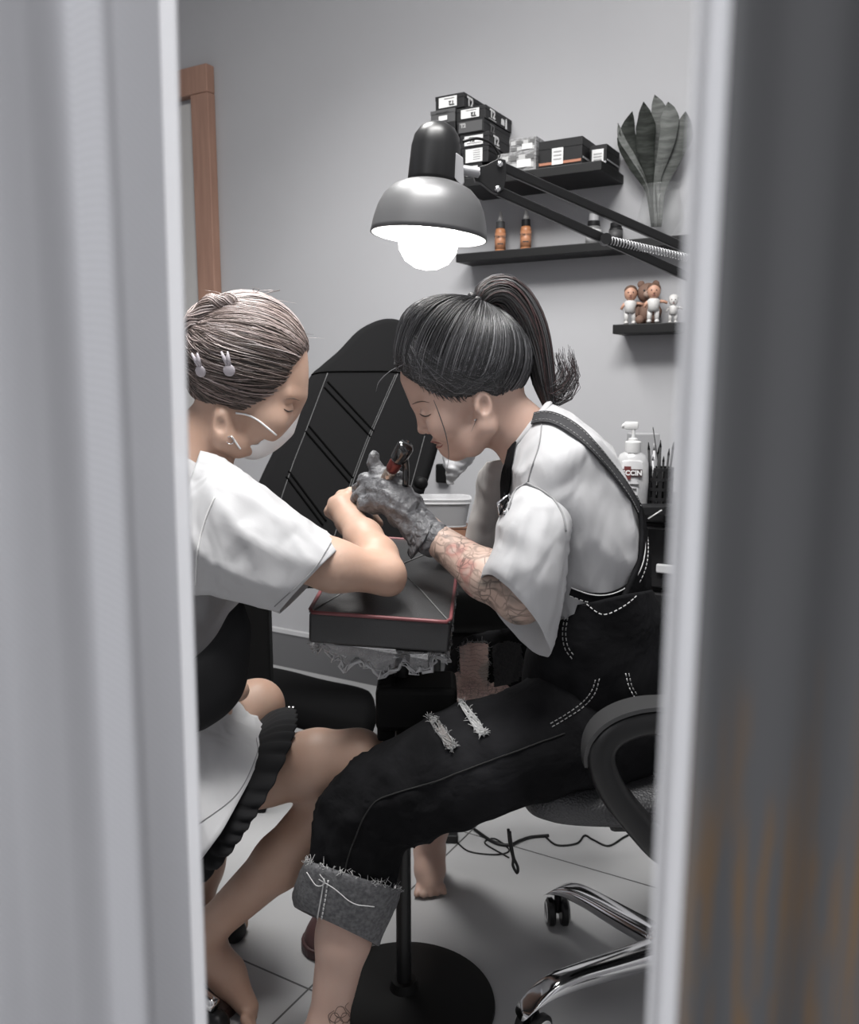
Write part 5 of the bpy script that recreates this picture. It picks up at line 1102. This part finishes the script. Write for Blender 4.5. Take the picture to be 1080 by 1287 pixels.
hb_ = mk('hair', hm, HAIR[3], A); bvh('hairA', hm)
TIE = q(602, 386)
def unit(p): d_ = p-HC; return nrm(np.array([d_ @ HX/HR[0], d_ @ HY/HR[1], d_ @ HZ/HR[2]]))
def on_ell(u_, k=1.0): return HC + HX*u_[0]*HR[0]*k + HY*u_[1]*HR[1]*k + HZ*u_[2]*HR[2]*k
def slerp(a, b, t):
    w_ = math.acos(np.clip(a @ b, -1, 1)); return (math.sin((1-t)*w_)*a + math.sin(t*w_)*b)/max(math.sin(w_), 1e-6)
rg = np.random.default_rng(12); paths = []
ut = unit(TIE); hl = crom([(497, 452), (505, 466), (520, 480), (540, 492), (560, 498), (580, 498), (600, 494), (620, 500), (640, 512), (655, 516), (668, 500)], 200)
def hairpath(u0, m=14, curve=0.0, lift=0.0):
    p = []
    for t in np.linspace(0, 1, m):
        x = slerp(u0, ut, t); x = nrm(x + np.array([0, 0, curve*math.sin(PI*t)])); p.append(on_ell(x, 1.012+lift*math.sin(PI*t)))
    p = np.array(p)
    for i in range(m):
        h_ = BV['hairA'].find_nearest(Vector(p[i])); n_ = np.array(h_[1]); p[i] = np.array(h_[0])+n_*(.0012+.002*lift*50*math.sin(PI*i/(m-1)))
    return p
for i in range(1900):
    if i < 1000:
        u_, v_ = hl[int(200*rg.random()**1.0)]; v_ += rg.normal()*2.5-1
    else: u_, v_ = rg.uniform(498, 668), rg.uniform(395, 505)
    h_ = hit('hairA', u_, v_)[0]
    if h_ is None: continue
    u0 = unit(h_)
    if rg.random() < .25: u0 = nrm(u0*np.array([1, -1, 1]))
    if rg.random() < .10: u0 = nrm(np.array([-1, rg.uniform(-.7, .7), rg.uniform(-.1, .3)]))
    cv = -.34*max(0, (585-u_)/85)**.8 + rg.normal()*.06 - .02
    paths.append(hairpath(u0, curve=cv, lift=rg.uniform(0, .03)))
for i in range(520):     # locks sweeping from the forehead along the temple and up to the tie
    m_ = rg.random(); c0 = (rg.uniform(497, 522), rg.uniform(418, 460)); kk = int(rg.uniform(30, 150)); c1 = (hl[kk][0]+rg.normal()*4, hl[kk][1]-rg.uniform(1, 22)); c2 = (rg.uniform(600, 640), rg.uniform(420, 470))
    uv = crom([c0, ((c0[0]*.45+c1[0]*.55), c0[1]*.25+c1[1]*.75-4), c1, c2, (604+rg.normal()*4, 389)], 18)
    p, n = on('hairA', uv, .0012+.002*rg.random())
    if len(p) > 14: paths.append(p)
for i in range(120):     # soft wisps below the hairline
    k = int(100*rg.random()); u_, v_ = hl[k]; h_ = hit('hairA', u_, v_-6)[0]
    if h_ is None: continue
    e_ = h_ + (q(u_+rg.uniform(4, 16), v_+rg.uniform(1, 9))-q(u_, v_-6)); a0 = h_ + (q(u_+rg.uniform(-20, -6), v_-rg.uniform(14, 26))-q(u_, v_-6))
    p = []
    for t in np.linspace(0, 1, 8):
        x = a0*(1-t)**2+2*h_*t*(1-t)+e_*t*t; n1_ = BV['hairA'].find_nearest(Vector(x)); n2_ = BV['A'].find_nearest(Vector(x)); y = n1_ if n1_[3] < n2_[3] else n2_; p.append(np.array(y[0])+np.array(y[1])*.001)
    paths.append(np.array(p)*1.0)
strands(paths, .00095, 'hair_strands', HAIR, hb_, 3, w=[.36, .26, .14, .24])
# ponytail
pc_ = crom([q(602, 384), q(618, 369), q(640, 370), q(662, 398), q(676, 440), q(684, 480), q(692, 512)], 40); pr_ = np.interp(np.linspace(0, 1, 40), [0, .1, .3, .6, .85, 1], [.012, .022, .0265, .024, .017, .010])
pony = mk('ponytail', tube(pc_, pr_, 24, flat=1.1), HAIR[3], hb_)
TAIL = hair_mats('tail_hair', ((0.020, 0.018, 0.018), (0.042, 0.026, 0.026), (0.065, 0.036, 0.036), (0.07, 0.07, 0.073)))
T_ = np.gradient(pc_, axis=0); paths = []
for i in range(420):
    a_ = rg.uniform(0, 2*PI); rr_ = math.sqrt(rg.uniform(.5, 1.05)); p = []; tw = rg.normal()*.5
    e = rg.uniform(.85, 1.0)
    for t in np.linspace(0, e, 16):
        k = t*39; i0 = int(min(k, 38)); c_ = pc_[i0]*(1-(k-i0))+pc_[min(i0+1, 39)]*(k-i0); T0 = nrm(T_[i0]); ex = nrm(np.cross(T0, [0, 1, 0])); ey = np.array([0, 1., 0])
        r0 = np.interp(k, np.arange(40), pr_)*1.05*rr_; p.append(c_+ex*r0*math.cos(a_+tw*t)+ey*r0*1.1*math.sin(a_+tw*t))
    if rg.random() < .30:
        b0 = p[-1]; p += [b0+(q(708, 508)-q(692, 512))*rg.uniform(.8, 1.1), b0+(q(720, 492)-q(692, 512))+rg.normal(size=3)*.0018, b0+(q(718, 462)-q(692, 512))*rg.uniform(.75, 1)+rg.normal(size=3)*.0022]
        p = list(crom(p, 22))
    paths.append(np.array(p))
strands(paths, .0013, 'tail_strands', TAIL, pony, 4, w=[.4, .25, .15, .2])
tie = []
for i in range(9):
    a_ = 2*PI*i/9; ex = nrm(pc_[2]-pc_[0]); e1, e2, _ = frame(ex); tie.append(ell(pc_[1]+(e1*math.cos(a_)+e2*math.sin(a_))*.019, (.0075, .006, .006), n=12))
mk('hair_tie', join(*tie), mat('beaded_tie', (.03, .03, .032), .2), hb_)
ps = []
for pts in ([(545, 502), (552, 520), (560, 545), (563, 568), (560, 590)], [(604, 500), (598, 520), (590, 540)], [(500, 462), (490, 468), (478, 480), (474, 492)]):
    ps.append(crom([q(u, v, -.066 if u > 540 else -.03) for u, v in pts], 14))
strands(ps, .0008, 'loose_strands', HAIR, hb_, 6)
# ---------------------------------------------------------------- tattoo machine in the gloved hand
ta, tb = P(468, 632, 1.505), P(507, 566, 1.435); td = nrm(tb-ta); tl = np.linalg.norm(tb-ta)
tm = thing('tattoo_machine', ta, 'pen-shaped tattoo machine with red and gold grip and black motor cap in the gloved hand', 'tattoo machine')
mk('grip', lathe([(0, 0), (.0015, 0), (.002, .015), (.006, .022), (.0085, .03), (.0105, .04), (.0105, tl*.6), (.009, tl*.64), (0, tl*.64)], ta, td, n=28), mat('gold_grip', (.5, .42, .36), .25, metal=.8, bump=[('voronoi', 160, .8, .002, (1,1,1))]), tm)
mk('collar', lathe([(0, tl*.64), (.0105, tl*.64), (.0115, tl*.68), (.0115, tl*.78), (.010, tl*.82), (0, tl*.82)], ta, td, n=28), mat('red_anodised', (.16, .035, .03), .3, metal=.5), tm)
mk('motor_cap', lathe([(0, tl*.82), (.012, tl*.82), (.0145, tl*.86), (.0145, tl*1.06), (.012, tl*1.1), (0, tl*1.11)], ta, td, n=28), mat('gloss_black', (.012, .012, .013), .12, coat=.6), tm)
mk('cable', tube([tb+td*.002, tb+np.array([.004, .015, -.03]), tb+np.array([.003, .02, -.06]), tb+np.array([-.003, .05, -.12])], .006, 12, m=24), mat('gloss_black', (.012, .012, .013), .12), tm)
# ---------------------------------------------------------------- the client (faces right, mask on)
B = thing('person', (-0.40, 1.45, 0.0), 'person in white t-shirt, black skirt and face mask with arm on the cushion', 'person')
YC = 1.42
g_ = Field(axgrid(-.62, .02, .006, (-.42, -.02, .003)), axgrid(1.14, 1.80, .006, (1.32, 1.56, .003)), axgrid(-.005, 1.27, .006, (.85, 1.26, .0028)))
def c_(u, v, dy=0.0, Y=YC): return P(u, v, Y)+np.array([0, dy, 0])
g_.ell(c_(308, 452), (px(74), .073, px(74)), None, .01)
fx = nrm(c_(330, 572)-c_(384, 450)); fz = np.cross(fx, [0, 1, 0])
g_.ell(c_(338, 505), (px(66), .059, px(40)), (fx, np.array([0, 1., 0]), fz), .02)
g_.cone(c_(362, 448), c_(366, 492), .026, .020, .02)
both(lambda s_: g_.cone(c_(376, 498, .006*s_), c_(366, 496, .040*s_), .006, .007, .014))
both(lambda s_: g_.ell(c_(370, 512, .030*s_), (.012, .012, .009), None, .009, 'sub')); both(lambda s_: g_.ell(c_(363, 512, .030*s_), (.0125, .0125, .0115), None, .004))
both(lambda s_: g_.ell(c_(345, 528, .040*s_), (.026, .020, .024), None, .02))
g_.cone(c_(373, 508), c_(361, 537), .0055, .008, .012); g_.ell(c_(326, 541), (.034, .048, .026), None, .015); g_.cone(c_(346, 545), c_(333, 559), .014, .014, .014); both(lambda s_: g_.cone(c_(338, 546, .018*s_), c_(310, 553, .035*s_), .0135, .0135, .012)); g_.ell(c_(320, 562), (.018, .018, .013), None, .012)
both(lambda s_: g_.chain([c_(322, 560, .008*s_), c_(305, 560, .038*s_), c_(290, 548, .055*s_), c_(290, 520, .058*s_)], [.012, .013, .015, .013], .018))
for s_ in (-1, 1):
    c = c_(289, 533, .066*s_); ex = nrm(c_(292, 515)-c_(288, 552)); g_.ell(c, (px(16), .009, px(9)), (ex, np.array([0, 1., 0]), nrm(np.cross(ex, [0, 1, 0]))), .006); g_.ell(c+np.array([.002, .010*s_, .002]), (px(7), .008, px(10)), None, .004, 'sub')
g_.chain([c_(285, 520), c_(252, 556), c_(225, 600)], [.050, .048, .06], .02); g_.chain([c_(225, 610), c_(220, 700), c_(220, 800), c_(235, 905)], [.08, .075, .07, .08], .05)
# near arm on the cushion
SB, EB_, WB = P(262, 648, 1.31), P(484, 722, 1.335), P(441, 656, 1.49)
g_.chain([SB, P(360, 690, 1.30), P(420, 711, 1.305), EB_], [.05, .046, .0385, .031], .02); g_.ell(P(494, 731, 1.345), (.018, .02, .021), None, .014)
g_.chain([EB_, P(474, 700, 1.37), P(457, 676, 1.43), WB], [.031, .033, .031, .0235], .014)
g_.chain([P(235, 640, 1.545), P(225, 770, 1.60), P(275, 850, 1.55)], [.045, .035, .026], .03); g_.chain([P(275, 850, 1.55), P(300, 868, 1.52)], [.024, .02], .012)
HB_ = P(430, 639, 1.525)
g_.chain([WB, HB_], [.0245, .027], .014)
for i, (k_, m_, t_) in enumerate((((441, 621, 1.545), (458, 632, 1.555), (470, 648, 1.545)), ((430, 624, 1.55), (448, 640, 1.565), (466, 657, 1.55)), ((420, 632, 1.55), (440, 652, 1.57), (458, 664, 1.555)), ((415, 643, 1.545), (432, 660, 1.565), (448, 668, 1.555)))):
    g_.chain([HB_, P(*k_), P(*m_), P(*t_)], [.018, .0118-.0006*i, .0102-.0005*i, .0085-.0004*i], .007)
g_.chain([P(436, 652, 1.51), P(452, 648, 1.522), P(468, 652, 1.52), P(476, 658, 1.515)], [.016, .0122, .0105, .009], .008)
# near leg: thigh, knee, shin, foot ; far leg behind
NK = P(446, 958, 1.395)
g_.chain([P(232, 985, 1.42), P(330, 970, 1.405), P(400, 960, 1.395), NK], [.072, .056, .056, .048], .03); g_.ell(P(452, 950, 1.39), (.042, .042, .04), None, .03)
NA = P(262, 1168, 1.42)
g_.chain([NK, P(416, 1010, 1.40), P(352, 1082, 1.41), NA], [.046, .048, .045, .031], .02)
NH, NTo = P(258, 1195, 1.43), P(312, 1266, 1.385)
g_.chain([NA, NH], [.032, .036], .02); g_.chain([NH, P(285, 1225, 1.41), NTo], [.036, .031, .019], .02)
for i in range(5):
    d_ = nrm(NTo-NH); lt_ = np.array([0, 1., 0]); p0 = NTo-lt_*.028+lt_*.013*i; g_.cone(p0, p0+d_*(.022-.003*i)+np.array([0, 0, -.004]), .0095 if i == 0 else .0078, .008 if i == 0 else .0065, .006)
FK = P(318, 893, 1.60)
g_.chain([P(232, 935, 1.52), FK], [.08, .054], .03); g_.ell(P(328, 884, 1.60), (.040, .04, .042), None, .03); g_.chain([FK, P(285, 985, 1.62), P(255, 1090, 1.64), P(244, 1160, 1.645)], [.05, .047, .040, .03], .02)
FA2 = P(244, 1160, 1.645); FA3 = FA2.copy(); FA3[2] = .03; g_.chain([FA2, FA3, FA3+np.array([.10, -.02, -.01])], [.03, .028, .018], .02)
V, F = g_.mesh(1); body2 = mk('body', (V, F), SKIN2, B); bvh('B', (V, F))
onA([(357, 514), (362, 517), (368, 516)], [.0005, .0012, .0006], lash, 'eyelashes', body2, key='B'); onA([(360, 501), (368, 500.5), (376, 503)], [.0004, .0011, .0006], mat('brow_hair', (0.11, 0.075, 0.06), .8), 'eyebrow', body2, key='B')
p, n = hit('B', 289, 550)
if p is not None: mk('earring', tube([p+n*.001+np.array([.006*math.cos(a), -.001, .006*math.sin(a)-.004]) for a in np.linspace(0, 2*PI, 20, endpoint=False)], .0008, 6, closed=True), MCH, body2)
# mask
mf = Field(axgrid(-.35, -.13, .0022), axgrid(1.32, 1.52, .0022), axgrid(.99, 1.12, .0022))
mf.ell(c_(325, 523), (px(54), .063, px(41)), (fx, np.array([0, 1., 0]), fz), .01); mf.cone(c_(369, 516), c_(358, 538), .012, .017, .012); mf.cone(c_(343, 548), c_(318, 558), .016, .019, .02)
mv = mf.v.copy(); pts = mf.grid((slice(None),)*3)
def side(u0, v0, u1, v1):
    a, b_ = c_(u0, v0), c_(u1, v1); n_ = nrm(np.cross(np.array([0, 1, 0]), b_-a)); n_ = n_ if n_ @ (c_(390, 600)-a) > 0 else -n_; return ((pts-a) @ n_)
keep = np.maximum(np.maximum(side(373, 514, 346, 543), side(346, 543, 330, 556)), side(331, 556, 280, 561))    # beyond either line
mf.v = np.maximum(np.maximum(mv, -(mv+.004)), -keep).astype(np.float32)
wm = mat('white_mask', (.78, .79, .80), .75, bump=[('wave', 26, .25, .004, (.2, .2, 1))])
mm_ = mf.mesh(1); mk_ = mk('face_mask', mm_, wm, B)
pa, na = on('B', [(290, 548), (296, 556), (302, 564)], .0015, 12); 
if len(pa) > 2: mk('ear_loop', tube(pa, .0016, 8), wm, mk_)
pa, na = on('B', [(296, 519), (310, 521), (323, 527), (336, 537), (347, 546)], .0015, 24)
if len(pa) > 2: mk('ear_loop', tube(pa, .0016, 8), wm, mk_)
# ---------------------------------------------------------------- t-shirt
wB0 = wrinkle(.005, (6, 11, 20), 71); wB1 = along(ridge(.0045, (7, 12, 18), 73), (.8, 0, -.5), .22); wB = lambda p: wB0(p)+wB1(p)
torB = [ring(262, 574, 190, 556, YC, .055), ring(280, 598, 140, 575, YC, .120), ring(296, 640, 116, 640, YC, .145), ring(300, 700, 112, 725, YC, .132), ring(298, 750, 115, 800, YC, .124), ring(286, 805, 118, 865, YC, .122), ring(282, 860, 122, 930, YC, .128), ring(292, 897, 160, 990, YC, .160), ring(318, 914, 185, 1035, YC, .192, (-18, -6)), ring(332, 926, 214, 1068, YC, .206, (-34, -9))]
sB_ = loft(torB, 80, 80, disp=lambda s, a, G: wB(G)*np.minimum(1, .2+s*4)); ts2 = mk('t_shirt', sB_, WHT2, B); solidify(ts2, .0025)
R0 = torB[0]; mk('collar', tube([R0[:3]+R0[3:6]*math.cos(a)+R0[6:9]*math.sin(a) for a in np.linspace(0, 2*PI, 40, endpoint=False)], .005, 8, closed=True, flat=1.5), WHT2, ts2)
def foldB(s, a, G):
    d = wB(G*1.1)*.8
    d = d + .0045*(1-2*np.abs(np.sin(4.5*a+2.5*s+1.2*np.sin(4*s)+wB0(G)*60)))*np.clip(np.sin(PI*s), 0, 1)*np.exp(-((a % (2*PI))-4.4)**2/2.0)
    return d
slB = [ring(252, 566, 192, 735, 1.345, .085), ring(285, 581, 225, 744, 1.315, .085), ring(320, 606, 268, 747, 1.30, .082), ring(356, 632, 306, 756, 1.295, .078), ring(396, 661, 332, 766, 1.295, .073), ring(431, 686, 352, 771, 1.30, .068, (3, 2))]
sgB = loft(slB, 70, 72, disp=foldB); sl2 = mk('sleeve', sgB, WHT2, ts2); solidify(sl2, .0022); bvh('shB', sB_, sgB)
onS([(270, 625), (258, 655), (249, 690), (246, 735)], .0013, mat('white_seam', (.7, .7, .7), .8), 'armhole_seam', ts2, 'shB'); onS([(416, 682), (392, 718), (345, 762)], .0008, SEAM, 'hem_seam', sl2, 'shB'); onS([(322, 928), (322, 950), (296, 1000), (240, 1042)], .0008, SEAM, 'hem_seam', ts2, 'shB')
fsB = [ring(268, 585, 190, 590, 1.535, .06), ring(272, 640, 180, 640, 1.575, .068), ring(268, 690, 178, 690, 1.59, .07), ring(262, 740, 176, 735, 1.60, .066)]
o = mk('sleeve', loft(fsB, 30, 48, disp=lambda s, a, G: wB0(G)), WHT2, ts2); solidify(o, .002)
# bag held at the waist
wg = wrinkle(.004, (9, 18), 81)
t = mk('bag', loft([ring(306, 752, 288, 770, 1.33, .008), ring(314, 790, 262, 812, 1.295, .028), ring(316, 830, 225, 845, 1.285, .04), ring(306, 868, 222, 880, 1.28, .042), ring(286, 896, 222, 908, 1.278, .04), ring(262, 914, 224, 922, 1.275, .03), ring(244, 922, 228, 926, 1.275, .006)], 50, 48, disp=lambda s, a, G: wg(G), cap0=True, cap1=True), NOIR); tag(t, 'soft black bag held against the white shirt of the masked person', 'bag')
# skirt
def pleat(s, a, G): return .0105*np.abs(np.sin(a*19+1.2*np.sin(a*5)))*np.clip((s-.4)*2.2, 0, 1)-.003
sk = [ring(282, 910, 185, 1000, YC, .06), ring(318, 922, 205, 1050, YC, .14, (-10, -8)), ring(347, 911, 230, 1081, YC, .174, (-18, -14)), ring(371, 911, 238, 1082, YC, .180, (-24, -18))]
o = mk('pleated_skirt', loft(sk, 30, 228, disp=pleat), NOIR, B); solidify(o, .003)
# ---------------------------------------------------------------- hair
hg = Field(axgrid(-.45, -.15, .0032), axgrid(1.31, 1.53, .0032), axgrid(1.02, 1.28, .0032))
HC, HR = c_(310, 450), np.array([px(77), .083, px(79)]); HX, HY, HZ = np.array([1., 0, 0]), np.array([0, 1., 0]), np.array([0, 0, 1.])
hg.ell(HC, HR, None, .01); hg.ell(c_(262, 440), (px(34), .06, px(50)), None, .03)
for a, b_ in (((386, 436), (346, 512)), ((350, 508), (235, 520))):
    p0 = c_(*a); d_ = c_(*b_)-p0; n0 = nrm(np.cross(np.array([0, 1, 0]), d_)); n0 = n0 if n0 @ (c_(390, 580)-p0) > 0 else -n0; hg.plane(p0, n0)
hm = hg.mesh(1); BL = hair_mats('ash_hair', ((0.20, 0.155, 0.14), (0.34, 0.275, 0.26), (0.10, 0.075, 0.065), (0.05, 0.038, 0.033), (0.46, 0.40, 0.39)), .42)
hbB = mk('hair', hm, BL[3], B); bvh('hairB', hm); paths = []
hlB = crom([(384, 425), (380, 450), (368, 478), (352, 506), (330, 516), (300, 518), (270, 519), (245, 519)], 160)
ut = unit(c_(262, 418, -.03))
def pathB(u0, ut_, m=16, curve=0.0, lift=0.):
    p = []
    for t in np.linspace(0, 1, m):
        x = nrm(slerp(u0, ut_, t)+np.array([0, 0, curve*math.sin(PI*t)])); h_ = BV['hairB'].find_nearest(Vector(on_ell(x, 1.01))); p.append(np.array(h_[0])+np.array(h_[1])*(.0012+lift*math.sin(PI*t)))
    return np.array(p)
PV = []
for i in range(1700):
    if i < 800: u_, v_ = hlB[rg.integers(0, 160)]; v_ += rg.normal()*2; u_ -= 1
    else: u_, v_ = rg.uniform(250, 384), rg.uniform(376, 515)
    h_ = hit('hairB', u_, v_)[0]
    if h_ is None: continue
    u0 = unit(h_); 
    if rg.random() < .25: u0 = nrm(u0*np.array([1, -1, 1]))
    PV.append(v_); tgt = nrm(slerp(ut, unit(c_(244, 475, -.05)), float(np.clip((v_-445)/50, 0.001, .999))))
    paths.append(pathB(u0, nrm(tgt+rg.normal(size=3)*.08), curve=-.10*np.clip((500-v_)/60, 0, 1)+rg.normal()*.05, lift=rg.uniform(0, .003)))
lo = [p for p, v_ in zip(paths, PV) if v_+8*math.sin(v_*.5)+rg.normal()*8 > 455]; hi = [p for p, v_ in zip(paths, PV) if not v_+8*math.sin(v_*.5) > 455]
strands(lo, .0010, 'hair_strands', BL, hbB, 8, w=[.22, .10, .34, .30, .04]); strands(hi, .0010, 'hair_strands', BL, hbB, 18, w=[.26, .36, .12, .08, .18])
# twisted roll over the crown
paths = []; tp = crom([q_ for q_ in (c_(250, 432, -.045), c_(258, 408, -.05), c_(275, 390, -.05), c_(292, 385, -.048), c_(312, 392, -.045))], 30)
for i in range(150):
    a0 = rg.uniform(0, 2*PI); r0 = .016*math.sqrt(rg.uniform(.2, 1)); p = []
    for t in np.linspace(0, 1, 24):
        k = int(t*29); T0 = nrm(tp[min(k+1, 29)]-tp[max(k-1, 0)]); e1, e2, _ = frame(T0); ph = a0+t*7; p.append(tp[k]+(e1*math.cos(ph)+e2*math.sin(ph))*r0*(1.1-.4*t)+np.array([0, 0, .006*abs(math.sin(t*9))]))
    paths.append(np.array(p))
strands(paths, .0012, 'twist_strands', BL, hbB, 9, w=[.28, .3, .1, .06, .26])
fly = []
for i in range(10):
    a_ = rg.uniform(.2, 2.6); d_ = on_ell(nrm(np.array([math.cos(a_), rg.uniform(-.3, .3), abs(math.sin(a_))])), 1.0); fly.append(crom([d_, d_+nrm(d_-HC)*.008+HX*.01*rg.normal(), d_+nrm(d_-HC)*.014*rg.random()+HX*.03*rg.normal()], 10))
strands(fly, .0004, 'flyaway_strands', BL, hbB, 10)
clipm = mat('lilac_clip', (.42, .39, .42), .35)
for u, v, k_ in ((289, 465, 1), (254, 466, 1)):
    p, n = hit('hairB', u, v, .004)
    if p is None: continue
    e1, e2, _ = frame(n, (0, 0, 1)); g = [ell(p, (.0095, .0095, .003), (e1, e2, n))]
    for d_ in (-1, 1): g.append(tube([p+e2*.008+e1*.002*d_, p+e2*.018+e1*(.003*d_-.003), p+e2*.029+e1*(.005*d_-.005)], [.0025, .0033, .0012], 10))
    mk('hair_clip', join(*g), clipm, hbB)
